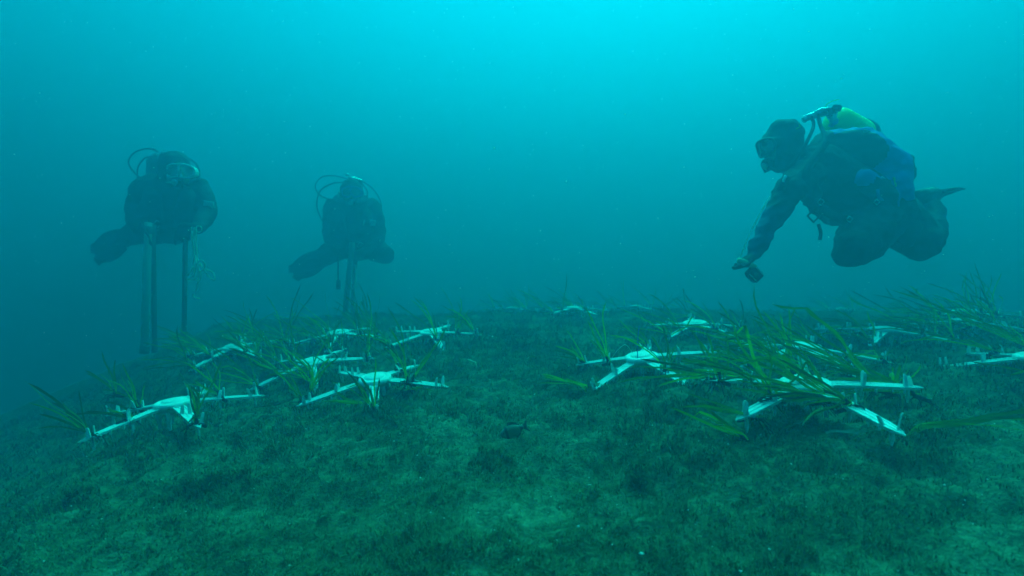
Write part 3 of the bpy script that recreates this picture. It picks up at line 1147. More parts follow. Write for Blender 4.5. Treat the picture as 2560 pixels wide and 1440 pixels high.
def fin(parent, heel, toe, side, o0, m='fin', blade=0.36, width=0.11, paddle=False):
    """foot pocket and a long blade with two side rails; heel to toe is the foot"""
    heel, toe = Vector(heel), Vector(toe)
    d = (toe - heel).normalized()
    s = unit(Vector(side) - d * Vector(side).dot(d))
    n = d.cross(s).normalized()
    L = (toe - heel).length
    mb = MB()
    mb.tube([heel - d * 0.02, heel + d * 0.05, heel + d * L * 0.7, toe + d * 0.05], [0.045, 0.052, 0.05, 0.022], 12)
    pk = part(mb, 'fin', M[m], parent, o0)
    b = MB()
    rows = 10
    v, f = [], []
    for i in range(rows):
        t = i / (rows - 1)
        w = blade_w(t, width, paddle)
        p = toe - d * 0.05 + d * (blade + 0.05) * t
        notch = 0.03 * (t ** 6)
        for j, u in enumerate((-1, -0.5, 0, 0.5, 1)):
            q = p + s * (w * u) - d * (notch * (1 - abs(u)) * 2 if i == rows - 1 else 0) + n * (0.02 * t * t)
            th = 0.006 * (1 - 0.6 * t)
            v += [q + n * th, q - n * th]
    W = 5
    idx = lambda i, j, k: (i * W + j) * 2 + k
    for i in range(rows - 1):
        for j in range(W - 1):
            f.append((idx(i, j, 0), idx(i, j + 1, 0), idx(i + 1, j + 1, 0), idx(i + 1, j, 0)))
            f.append((idx(i, j, 1), idx(i + 1, j, 1), idx(i + 1, j + 1, 1), idx(i, j + 1, 1)))
        for j in (0, W - 1):
            f.append((idx(i, j, 0), idx(i + 1, j, 0), idx(i + 1, j, 1), idx(i, j, 1)))
    for i in (0, rows - 1):
        for j in range(W - 1):
            f.append((idx(i, j, 0), idx(i, j, 1), idx(i, j + 1, 1), idx(i, j + 1, 0)))
    b.add(v, f)
    for u in (-1, 1):
        pts = []
        for i in range(rows):
            t = i / (rows - 1)
            w = blade_w(t, width, paddle)
            pts.append(toe - d * 0.05 + d * (blade + 0.05) * t + s * w * u + n * 0.02 * t * t)
        b.tube(pts, [0.014 - 0.008 * i / (rows - 1) for i in range(rows)], 6)
    part(b, 'fin_blade', M[m], pk, o0)
    return pk


def ring_buckle(parent, c, fwd, up, o0, w=0.03, m='metal', r=0.004, name='buckle', rot=0.0):
    fwd, up = unit(fwd), unit(up)
    sd = fwd.cross(up).normalized()
    u = sd * math.cos(rot) + up * math.sin(rot)
    q = -sd * math.sin(rot) + up * math.cos(rot)
    c = Vector(c)
    pts = [c + u * w + q * w, c - u * w + q * w, c - u * w - q * w, c + u * w - q * w]
    mb = MB()
    mb.tube(pts + [pts[0]], r, 6)
    return part(mb, name, M[m], parent, o0)


def strap(parent, pts, o0, w=0.022, m='strap', nrm=(0, -1, 0), name='strap'):
    pts = smooth_path(pts, 4)
    n = unit(nrm)
    v, f = [], []
    for i, p in enumerate(pts):
        t = (pts[min(i + 1, len(pts) - 1)] - pts[max(0, i - 1)]).normalized()
        s = t.cross(n).normalized()
        v += [p - s * w + n * 0.002, p + s * w + n * 0.002, p + s * w - n * 0.004, p - s * w - n * 0.004]
    for i in range(len(pts) - 1):
        for k in range(4):
            f.append((4 * i + k, 4 * i + (k + 1) % 4, 4 * i + 4 + (k + 1) % 4, 4 * i + 4 + k))
    return part(MB().add(v, f), name, M[m], parent, o0)


def patch_box(parent, c, ux, uz, o0, hx=0.03, hz=0.03, m='patch', name='patch'):
    ux, uz = unit(ux), unit(uz)
    uy = uz.cross(ux).normalized()
    mb = MB()
    mb.box(c, hx, 0.004, hz, ux, uy, uz)
    return part(mb, name, M[m], parent, o0)


# ---- diver at right, seen in profile
def diver_right():
    o0 = at(2130, 480, 2.8)
    mb = MB()
    # head: skull, face, jaw, nose
    mb.ball(at(1962, 343, 2.8), (0.106, 0.088, 0.108))
    mb.capsule(at(1938, 360, 2.8), 0.078, at(1944, 402, 2.8), 0.060)
    mb.capsule(at(1950, 360, 2.8), 0.088, at(1975, 400, 2.8), 0.085)
    mb.capsule(at(1916, 372, 2.8), 0.020, at(1913, 386, 2.8), 0.018)
    chain(mb, [(at(1975, 390, 2.8), 0.085), (at(2015, 425, 2.8), 0.100)])
    chain(mb, [(at(2040, 425, 2.74), 0.145), (at(2130, 478, 2.74), 0.150), (at(2215, 535, 2.76), 0.145)])
    chain(mb, [(at(2040, 420, 2.92), 0.145), (at(2130, 470, 2.94), 0.150), (at(2215, 530, 2.92), 0.145)])
    # near arm reaching down
    chain(mb, [(at(2015, 440, 2.66), 0.095), (at(1972, 475, 2.56), 0.070), (at(1932, 548, 2.5), 0.058), (at(1892, 620, 2.46), 0.042), (at(1884, 634, 2.46), 0.034)])
    glove(mb, at(1884, 634, 2.46), at(1868, 654, 2.44) - at(1884, 634, 2.46), (-0.8, -0.5, -0.15), (0.1, -0.95, 0.1), 0.6)
    # far arm folded in front of the chest
    chain(mb, [(at(2020, 430, 2.98), 0.09), (at(2040, 505, 3.05), 0.066), (at(2075, 545, 2.95), 0.05), (at(2090, 548, 2.84), 0.04)])
    glove(mb, at(2090, 548, 2.84), (0.9, -0.4, -0.1), (0.2, -0.9, -0.3), (0, 0.2, 1), 0.5)
    # legs: knees forward and down, shins folded back
    chain(mb, [(at(2185, 555, 2.70), 0.140), (at(2158, 590, 2.60), 0.125), (at(2132, 625, 2.50), 0.092), (at(2165, 615, 2.62), 0.080), (at(2215, 560, 2.98), 0.060), (at(2240, 540, 3.12), 0.05)])
    chain(mb, [(at(2235, 545, 2.86), 0.145), (at(2270, 575, 2.80), 0.128), (at(2302, 608, 2.72), 0.098), (at(2322, 580, 2.86), 0.085), (at(2330, 530, 3.0), 0.066), (at(2318, 505, 3.06), 0.05)])

    face_c = at(1921, 385, 2.8)

    def pick(p):
        if (p - face_c).length < 0.055 and p.x < at(1935, 0, 2.8).x:
            return 1
        arm = at(1932, 548, 2.5)
        if (p - arm).length < 0.24 and p.y < 2.63 and p.z < arm.z + 0.06:
            return 2
        return 0
    body = fuse('person', mb, [M['neoprene'], M['skin'], M['suit_blue']], 0.010, 4, 0.010, pick, None, o0)
    tag(body, 'diver in profile at right with yellow-green tank and blue vest, holding a small camera', 'person', 'divers hovering over the planted seabed')
    # vest (buoyancy jacket)
    vb = MB()
    chain(vb, [(at(2075, 372, 2.78), 0.105), (at(2150, 376, 2.76), 0.125), (at(2215, 425, 2.74), 0.120), (at(2228, 490, 2.72), 0.105)])
    chain(vb, [(at(2075, 372, 2.95), 0.105), (at(2150, 376, 2.98), 0.125), (at(2215, 425, 2.98), 0.120), (at(2228, 490, 2.95), 0.105)])
    chain(vb, [(at(2040, 390, 2.68), 0.055), (at(2010, 440, 2.62), 0.050), (at(2030, 490, 2.63), 0.055)])
    chain(vb, [(at(2150, 455, 2.64), 0.075), (at(2215, 500, 2.64), 0.075)])
    chain(vb, [(at(2254, 405, 2.86), 0.055), (at(2262, 440, 2.86), 0.055)])
    e0, e1 = at(2146, 374, 2.65), at(2262, 425, 2.86)
    s1 = at(2150, 460, 2.6)

    def vpick(p):
        dx, dz = (p.x - e0.x) / 0.145, (p.z - e0.z) / 0.115
        if dx * dx + dz * dz < 1 and p.y < 2.88:
            return 1
        if p.x > at(2250, 0, 2.86).x:
            return 1
        if p.x < at(2070, 0, 2.75).x:
            return 1
        b = (p.z - s1.z)
        if -0.13 < b < 0.03 and p.x < at(2205, 0, 2.7).x and p.y < 2.8 and not ((p.x - at(2148, 0, 2.62).x) ** 2 + (p.z - at(0, 445, 2.62).z) ** 2 < 0.05 ** 2):
            return 1
        return 0
    vest = fuse('vest', vb, [M['bcd_blue'], M['bcd_black']], 0.011, 4, 0.011, vpick, body, None)
    vest.data.transform(Matrix.Translation(-o0))
    strap(vest, [at(2068, 352, 2.66), at(2020, 420, 2.53), at(2020, 470, 2.53), at(2045, 520, 2.58)], o0, 0.02)
    strap(vest, [at(2050, 520, 2.57), at(2130, 560, 2.55), at(2215, 585, 2.58)], o0, 0.024, nrm=(0, -1, 0.2))
    strap(vest, [at(2192, 488, 2.57), at(2222, 486, 2.60), at(2248, 482, 2.68)], o0, 0.03, 'bcd_blue', name='cummerbund')
    ring_buckle(vest, at(2034, 540, 2.60), (0, -1, 0), (0.3, 0, 1), o0, 0.022, 'rubber', 0.006, 'strap_ring', 0.5)
    strap(vest, [at(2046, 560, 2.6), at(2052, 580, 2.6), at(2050, 600, 2.6)], o0, 0.008, name='loose_strap')
    patch_box(vest, at(2167, 330, 2.675), (1, 0, -0.3), (0.2, -0.5, 0.9), o0, 0.016, 0.010)
    patch_box(vest, at(2256, 388, 2.80), (0.2, 0, -1), (1, 0, 0.2), o0, 0.02, 0.005, 'accent', 'trim')
    patch_box(vest, at(2237, 455, 2.63), (0.2, 0, -1), (1, 0, 0.2), o0, 0.025, 0.005, 'accent', 'trim')
    patch_box(body, at(1997, 313, 2.735), (0.6, 0, -0.8), (0.8, 0, 0.5), o0, 0.014, 0.003, 'accent', 'hood_mark')
    patch_box(body, at(1993, 321, 2.727), (-0.7, 0, -0.5), (0.5, 0, -0.7), o0, 0.010, 0.003, 'accent', 'hood_mark')
    patch_box(body, at(2171, 567, 2.50), (1, 0, 0.1), (0, 0, 1), o0, 0.016, 0.006, 'patch', 'thigh_buckle')
    for (x, y, d, w_) in [(2018, 448, 2.545, 0.010), (2052, 505, 2.56, 0.012), (2124, 548, 2.535, 0.011), (2206, 448, 2.60, 0.010), (2192, 505, 2.55, 0.010)]:
        ring_buckle(vest, at(x, y, d), (0, -1, 0.1), (0.3, 0, 1), o0, w_, 'metal', 0.0028, 'd_ring', 0.4)
    strap(body, [at(2105, 600, 2.46), at(2140, 596, 2.43), at(2180, 588, 2.48)], o0, 0.018, name='thigh_strap')
    tp = MB()
    tp.box(at(2270, 580, 2.655), 0.055, 0.022, 0.070, unit((0.9, 0.1, -0.4)), unit((0, 1, 0.1)), unit((0.4, -0.1, 0.9)), 0.3)
    part(tp, 'thigh_pocket', M['neoprene'], body, o0)
    t, ax, sd = tank(body, at(2086, 303, 2.90), at(2160, 338, 3.36), M['tank_yellow'], o0, 0.088)
    kb = MB()
    kb.lathe(at(2072, 280, 2.88), at(2090, 277, 2.90) - at(2072, 280, 2.88), [(0, 0.012), (0.005, 0.022), (0.03, 0.024), (0.045, 0.022), (0.05, 0.012)], 12)
    part(kb, 'isolator_knob', M['rubber'], t, o0)
    fs = MB()
    fs.tube([at(2012, 296, 2.88), at(2030, 290, 2.88), at(2068, 281, 2.9)], [0.018, 0.020, 0.017], 12)
    fs.tube([at(2038, 285, 2.87), at(2052, 275, 2.87), at(2070, 272, 2.88)], [0.012, 0.014, 0.009], 10)
    fs.tube([at(2070, 285, 2.9), at(2080, 298, 2.92)], [0.014, 0.018], 10)
    fs.lathe(at(2014, 297, 2.88), at(2005, 300, 2.88) - at(2014, 297, 2.88), [(0, 0.019), (0.012, 0.019), (0.016, 0.010)], 12)
    fo = part(fs, 'first_stage', M['metal'], body, o0)
    hose(body, [at(2028, 292, 2.87), at(2034, 312, 2.85), at(2022, 345, 2.72), at(1990, 400, 2.64), at(1952, 428, 2.66), at(1925, 420, 2.76)], o0, 0.009)
    hose(body, [at(2045, 288, 2.87), at(2050, 310, 2.82), at(2060, 345, 2.68), at(2035, 400, 2.58), at(1990, 440, 2.54), at(1962, 450, 2.52)], o0, 0.010)
    hose(body, [at(2060, 283, 2.9), at(2066, 262, 2.93), at(2084, 252, 2.96), at(2098, 249, 2.98)], o0, 0.0025, 'accent', 'leash')
    inf = MB()
    inf.tube([at(1966, 444, 2.52), at(1958, 462, 2.51), at(1952, 478, 2.51)], [0.020, 0.022, 0.018], 10)
    part(inf, 'inflator', M['rubber'], body, o0)
    patch_box(body, at(1961, 447, 2.495), (0.4, 0, 1), (1, 0, -0.4), o0, 0.018, 0.006, 'metal', 'inflator_button')
    dive_mask(body, at(1906, 371, 2.8), (-0.93, -0.05, -0.28), (-0.3, 0, 1), M['mask_black'], M['strap'], at(1960, 352, 2.8), 0.098, 0.16, 0.085, o0)
    second_stage(body, at(1918, 412, 2.79), (-0.88, -0.1, -0.42), (-0.4, 0, 1), o0)
    fin(body, at(2296, 496, 3.00), at(2345, 485, 3.10), (0.12, -0.95, 0.22), o0, blade=0.13, width=0.075)
    fin(body, at(2238, 548, 3.10), at(2252, 530, 3.24), (0.9, 0, 0.3), o0, blade=0.34, width=0.085)

    # camera held in the near hand
    c0 = at(1885, 686, 2.42)
    cm = link('action_camera', None)
    cm.location = c0
    tag(cm, 'small boxed action camera on a grip in the right diver\'s lowered hand', 'camera')
    g = MB()
    g.tube([at(1845, 650, 2.41), at(1858, 655, 2.41), at(1880, 664, 2.41), at(1890, 669, 2.41)], [0.013, 0.015, 0.014, 0.010], 10)
    part(g, 'grip', M['camera_grip'], cm, c0)
    j = MB()
    j.tube([at(1888, 668, 2.41), at(1879, 676, 2.41), at(1883, 682, 2.42)], [0.011, 0.012, 0.009], 8)
    part(j, 'swivel', M['rubber'], cm, c0)
    hx, hz = unit((0.72, 0.1, -0.69)), unit((0.69, 0, 0.72))
    h = MB()
    h.box(c0, 0.034, 0.022, 0.030, hx, hz.cross(hx), hz, 0.2)
    hs = part(h, 'housing', M['rubber'], cm, c0, False)
    for s in (-0.022, 0.022):
        b = MB()
        b.box(c0 + hz * s + Vector((0, -0.0225, 0)), 0.024, 0.0015, 0.0022, hx, hz.cross(hx), hz)
        part(b, 'rail', M['patch'], hs, c0, False)
    le = MB()
    le.lathe(c0 - Vector((0, 0.020, 0)), (0, -1, 0), [(0, 0.011), (0.006, 0.011), (0.007, 0.006), (0.005, 0.002)], 14)
    part(le, 'lens', M['lens'], hs, c0)
    hose(cm, [at(1852, 640, 2.40), at(1872, 590, 2.41), at(1905, 525, 2.44), at(1925, 490, 2.47)], c0, 0.0022, 'cord', 'lanyard')
    return body


diver_right()


# ---- divers seen from the front
def diver_front(kind):
    if kind == 'white':
        D, cx, cy, build = 3.4, 430, 500, 1.13
    else:
        D, cx, cy, build = 4.6, 880, 545, 1.11
    o0 = at(cx, cy, D + 0.15)
    mb = MB()
    F = Vector((0.05, -1, -0.05))
    if kind == 'white':
        hc = at(437, 420, D)
        fc = at(446, 440, D - 0.075)
        mb.ball(hc, (0.098, 0.115, 0.118))
        mb.capsule(at(442, 438, D - 0.03), 0.082, at(446, 456, D - 0.04), 0.062)
        mb.capsule(at(448, 430, D - 0.11), 0.014, at(448, 438, D - 0.118), 0.017)
        chain(mb, [(at(436, 445, D + .03), 0.09), (at(430, 468, D + .1), 0.11)])
        for dx in (-34, 34):
            chain(mb, [(at(424 + dx, 488, D + .06), 0.145), (at(418 + dx * 0.8, 540, D + .14), 0.135), (at(410 + dx * 0.5, 565, D + .45), 0.14)])
        chain(mb, [(at(392, 550, D + .3), 0.12), (at(452, 560, D + .3), 0.12)])
        chain(mb, [(at(488, 472, D + .04), 0.092), (at(512, 510, D), 0.074), (at(515, 538, D - .06), 0.066), (at(499, 566, D - .22), 0.044), (at(496, 572, D - .25), 0.034)])
        glove(mb, at(496, 572, D - .25), (-0.75, -0.55, -0.1), (-0.4, -0.3, -0.8), (0.2, -0.3, 0.9), 0.7)
        chain(mb, [(at(362, 476, D + .06), 0.092), (at(343, 515, D + .02), 0.074), (at(340, 545, D - .04), 0.066), (at(352, 574, D - .18), 0.044), (at(354, 578, D - .2), 0.034)])
        glove(mb, at(354, 578, D - .2), (0.75, -0.6, -0.1), (0.45, -0.2, -0.8), (0.2, 0.3, -0.9), 0.7)
        chain(mb, [(at(395, 565, D + .5), 0.135), (at(345, 580, D + .72), 0.10), (at(326, 588, D + .80), 0.085), (at(312, 596, D + .9), 0.07), (at(300, 604, D + .96), 0.055)])
        chain(mb, [(at(445, 562, D + .5), 0.135), (at(448, 575, D + .85), 0.085), (at(440, 560, D + 1.15), 0.065)])
        mc, mdir = at(447, 428, D - 0.105), (0.08, -1, -0.06)
        body_label = 'leftmost diver facing forward, in a white-rimmed mask, gripping poles and a cord'
        rc = at(440, 457, D - 0.125)
    else:
        hc = at(877, 478, D)
        fc = at(879, 492, D - 0.075)
        mb.ball(hc, (0.098, 0.115, 0.115))
        mb.capsule(at(878, 490, D - .03), 0.080, at(879, 506, D - .04), 0.060)
        mb.capsule(at(878, 486, D - .11), 0.014, at(878, 492, D - .118), 0.017)
        chain(mb, [(at(879, 500, D + .03), 0.09), (at(881, 515, D + .08), 0.11)])
        for dx in (-25, 25):
            chain(mb, [(at(882 + dx, 535, D + .04), 0.150), (at(882 + dx, 580, D + .06), 0.145), (at(884 + dx * 0.7, 608, D + .3), 0.14)])
        chain(mb, [(at(930, 520, D + .02), 0.092), (at(944, 560, D - .02), 0.074), (at(946, 595, D - .08), 0.066), (at(913, 628, D - .24), 0.044), (at(908, 632, D - .26), 0.034)])
        glove(mb, at(908, 632, D - .26), (-0.8, -0.4, -0.25), (-0.5, 0.4, -0.6), (0.2, -0.4, 0.9), 0.7)
        chain(mb, [(at(834, 520, D + .02), 0.092), (at(824, 560, D), 0.074), (at(826, 595, D - .06), 0.066), (at(848, 626, D - .24), 0.044), (at(853, 630, D - .27), 0.034)])
        glove(mb, at(853, 630, D - .27), (0.8, -0.4, -0.3), (0.5, 0.4, -0.6), (0.2, 0.4, -0.9), 0.7)
        chain(mb, [(at(865, 608, D + .35), 0.14), (at(820, 636, D + .40), 0.105), (at(800, 646, D + .40), 0.092), (at(778, 658, D + .46), 0.085), (at(764, 665, D + .52), 0.07)])
        chain(mb, [(at(905, 608, D + .33), 0.14), (at(945, 625, D + .18), 0.105), (at(962, 636, D + .12), 0.092), (at(955, 640, D + .4), 0.07), (at(935, 640, D + .62), 0.055)])
        mc, mdir = at(878, 480, D - 0.105), (0, -1, -0.08)
        body_label = 'middle diver facing forward in a blue mask, holding a pole with both hands'
        rc = at(878, 508, D - 0.125)

    def pick(p):
        return 1 if (p - fc).length < 0.068 and p.y < fc.y + 0.035 else 0
    body = fuse('person', mb, [M['neoprene'], M['skin']], 0.011, 4, 0.009, pick, None, o0)
    tag(body, body_label, 'person', 'divers hovering over the planted seabed')
    dive_mask(body, mc, mdir, (0, 0, 1), M['mask_white' if kind == 'white' else 'mask_blue'], M['strap'], hc, 0.10, 0.172, 0.088, o0)
    second_stage(body, rc, (0.02, -1, -0.12), (0, 0, 1), o0)
    vb = MB()
    if kind == 'white':
        for dx in (-1, 1):
            chain(vb, [(at(428 + dx * 34, 458, D + .10), 0.07), (at(426 + dx * 44, 495, D - .06), 0.062), (at(422 + dx * 48, 540, D - .02), 0.085), (at(412 + dx * 40, 566, D + .14), 0.085)])
        chain(vb, [(at(392, 480, D + .2), 0.11), (at(462, 480, D + .2), 0.11)])
    else:
        for dx in (-1, 1):
            chain(vb, [(at(880 + dx * 30, 505, D + .06), 0.07), (at(881 + dx * 34, 540, D - .09), 0.062), (at(882 + dx * 38, 585, D - .08), 0.085), (at(882 + dx * 30, 612, D + .06), 0.085)])
        chain(vb, [(at(852, 525, D + .2), 0.11), (at(912, 525, D + .2), 0.11)])
    vest = fuse('vest', vb, [M['bcd_black']], 0.012, 4, 0.010, None, body, None)
    vest.data.transform(Matrix.Translation(-o0))
    if kind == 'white':
        tk, ax, sd = tank(body, at(402, 398, D + .32), at(396, 480, D + .86), M['tank_grey'], o0)
        fs = MB()
        fs.tube([at(408, 384, D + .30), at(424, 386, D + .29)], [0.020, 0.018], 10)
        fs.tube([at(424, 388, D + .29), at(436, 391, D + .29)], [0.012, 0.014], 8)
        fs.ball(at(384, 372, D + .3), 0.013)
        part(fs, 'first_stage', M['metal'], body, o0)
        hose(body, [at(404, 386, D + .3), at(375, 372, D + .28), at(338, 380, D + .22), at(321, 405, D + .18), at(336, 432, D + .1), at(366, 455, D - .02)], o0, 0.0055)
        hose(body, [at(400, 392, D + .3), at(365, 394, D + .25), at(345, 418, D + .18), at(344, 450, D + .1)], o0, 0.0055)
        hose(body, [at(428, 390, D + .28), at(470, 396, D + .2), at(494, 415, D + .12), at(497, 445, D - .02), at(472, 463, D - .1), at(450, 459, D - .11)], o0, 0.0055)
        strap(vest, [at(380, 552, D - .02), at(410, 556, D - .09), at(450, 560, D - .02)], o0, 0.024)
        ring_buckle(vest, at(393, 560, D - .075), (0, -1, 0), (0.2, 0, 1), o0, 0.018, 'metal', 0.003, 'buckle', 0.5)
        patch_box(vest, at(424, 456, D - .17), (1, 0, -0.05), (0, -0.3, 1), o0, 0.022, 0.003, 'patch', 'chest_clip')
        patch_box(body, at(521, 511, D - .082), (1, 0.2, -0.15), (0.2, -0.1, 1), o0, 0.030, 0.022)
        patch_box(vest, at(474, 462, D - .02), (1, 0, -0.2), (0.2, -0.2, 1), o0, 0.02, 0.018)
        fin(body, at(338, 582, D + .78), at(296, 604, D + .86), (0.50, -0.30, 0.8), o0, blade=0.40, width=0.112, paddle=True)
        fin(body, at(440, 560, D + 1.12), at(436, 562, D + 1.3), (1, 0, 0), o0, blade=0.34, width=0.10)
    else:
        tk, ax, sd = tank(body, at(884, 452, D + .26), at(882, 520, D + .82), M['tank_grey'], o0)
        fs = MB()
        fs.tube([at(872, 447, D + .25), at(892, 447, D + .24)], [0.019, 0.018], 10)
        fs.tube([at(892, 449, D + .24), at(903, 452, D + .24)], [0.012, 0.016], 8)
        fs.ball(at(868, 437, D + .25), 0.014)
        part(fs, 'first_stage', M['metal'], body, o0)
        hose(body, [at(868, 448, D + .25), at(840, 440, D + .2), at(806, 442, D + .15), at(788, 464, D + .12), at(800, 488, D + .06), at(838, 504, D - .08)], o0, 0.0055)
        hose(body, [at(866, 456, D + .25), at(830, 459, D + .2), at(800, 478, D + .16), at(792, 515, D + .1), at(806, 552, D + .04), at(830, 570, D - .06)], o0, 0.007)
        hose(body, [at(903, 452, D + .24), at(930, 470, D + .16), at(950, 500, D + .08), at(953, 535, D - .02), at(940, 560, D - .12)], o0, 0.0055)
        hose(body, [at(896, 450, D + .24), at(918, 478, D + .1), at(912, 504, D - .08), at(890, 510, D - .12)], o0, 0.0055)
        strap(vest, [at(838, 612, D - .06), at(872, 618, D - .14), at(912, 612, D - .06)], o0, 0.026)
        ring_buckle(vest, at(842, 616, D - .15), (0, -1, 0), (0, 0, 1), o0, 0.024, 'metal', 0.0045, 'buckle', 0.65)
        ring_buckle(vest, at(902, 614, D - .15), (0, -1, 0), (0, 0, 1), o0, 0.024, 'metal', 0.0045, 'buckle', 0.65)
        patch_box(vest, at(932, 557, D - .17), (1, 0.1, 0), (0, -0.1, 1), o0, 0.024, 0.026)
        patch_box(vest, at(910, 556, D - .165), (0.2, 0, 1), (1, 0, -0.2), o0, 0.026, 0.005)
        patch_box(body, at(949, 604, D - .16), (0.3, 0, 1), (1, 0, -0.3), o0, 0.02, 0.006, 'patch', 'wrist_strip')
        hose(body, [at(844, 600, D - .16), at(845, 640, D - .2), at(845, 690, D - .2), at(846, 702, D - .2)], o0, 0.007, 'rubber', 'gauge_hose')
        gb = MB()
        gb.box(at(846, 712, D - .2), 0.017, 0.012, 0.040)
        part(gb, 'gauge_console', M['rubber'], body, o0)
        fin(body, at(822, 634, D + .40), at(790, 652, D + .44), (0.50, -0.3, 0.8), o0, blade=0.34, width=0.105, paddle=True)
        fin(body, at(940, 640, D + .58), at(928, 642, D + .8), (1, 0, 0.2), o0, blade=0.34, width=0.10)
    # a tall diver in a bulky suit, hovering a little further out
    body.scale = (build,) * 3
    body.location = at(cx, cy, (D + 0.15) * build)
    return body


diver_front('white')
diver_front('blue')


def pole(top, bot, r, m, label, collar=True, group='poles held by the divers'):
    top, bot = Vector(top), Vector(bot)
    root = link('pole', None)
    root.location = bot
    tag(root, label, 'pole', group)
    ax = (top - bot).normalized()
    L = (top - bot).length
    sh = MB()
    sh.lathe(bot, ax, [(0.0, r * 0.8), (0.004, r), (L - 0.004, r), (L, r * 0.8)], 16)
    part(sh, 'shaft', M[m], root, bot)
    if collar:
        c = MB()
        c.lathe(bot + ax * 0.0, ax, [(0.001, r * 1.02), (0.004, r * 1.25), (0.05, r * 1.25), (0.055, r * 1.02)], 16)
        part(c, 'foot_collar', M['dark_pole'], root, bot)
        c = MB()
        c.lathe(bot + ax * (L - 0.08), ax, [(0, r * 1.02), (0.004, r * 1.2), (0.05, r * 1.2), (0.055, r * 1.02)], 16)
        part(c, 'top_collar', M['dark_pole'], root, bot)
    return root


def to_bed(p):
    return Vector((p.x, p.y, bank(p.x, p.y) - 0.02))


pole(at(371, 556, 3.57), at(361, 884, 3.61), 0.024, 'pale_pole', 'thick pale pole in the left diver\'s hand nearest the picture edge')
pole(at(382, 560, 3.63), at(387, 882, 3.67), 0.017, 'dark_pole', 'dark pole standing right against the pale pole of the left diver')
pole(at(464, 560, 3.53), at(460, 846, 3.59), 0.016, 'dark_pole', 'thin dark pole below the left diver\'s cord, apart from the other two')
pole(at(881, 606, 4.75), at(858, 832, 4.81), 0.025, 'dark_pole', 'dark slanting pole held by the middle diver')
pole(at(889, 640, 4.84), at(877, 828, 4.90), 0.017, 'pale_pole', 'slim pale pole beside the middle diver\'s dark pole')


def cord_bundle():
    c0 = at(486, 575, 3.5)
    root = link('cord_bundle', None)
    root.location = c0
    tag(root, 'tangled pale cord hanging in loops from the left diver\'s hand', 'cord')
    D = 3.5
    lr = random.Random(4)
    paths = [
        [(478, 568), (480, 600), (486, 640), (489, 665), (482, 690), (470, 698), (474, 680), (492, 660)],
        [(484, 568), (488, 610), (494, 645), (506, 668), (520, 690), (538, 700), (534, 682), (515, 672)],
        [(482, 570), (484, 620), (490, 660), (500, 690), (496, 705), (484, 690), (488, 668), (505, 660)],
        [(488, 572), (492, 630), (498, 670), (492, 720), (484, 735), (490, 745), (502, 746)],
        [(476, 570), (482, 590), (484, 650), (478, 676), (468, 692), (480, 700), (496, 682), (510, 665), (504, 650), (494, 655)],
    ]
    for p in paths:
        pts = [at(x + lr.gauss(0, 1.5), y, D + lr.gauss(0, 0.02)) for x, y in p]
        hose(root, pts, c0, 0.0042, 'cord', 'strand')
    mb = MB()
    pts = [at(497 + 8 * math.cos(a), 573 + 8 * math.sin(a), D - 0.02) for a in [k * math.pi / 6 for k in range(13)]]
    mb.tube(pts, 0.004, 7, False)
    part(mb, 'ring', M['cord'], root, c0)


cord_bundle()


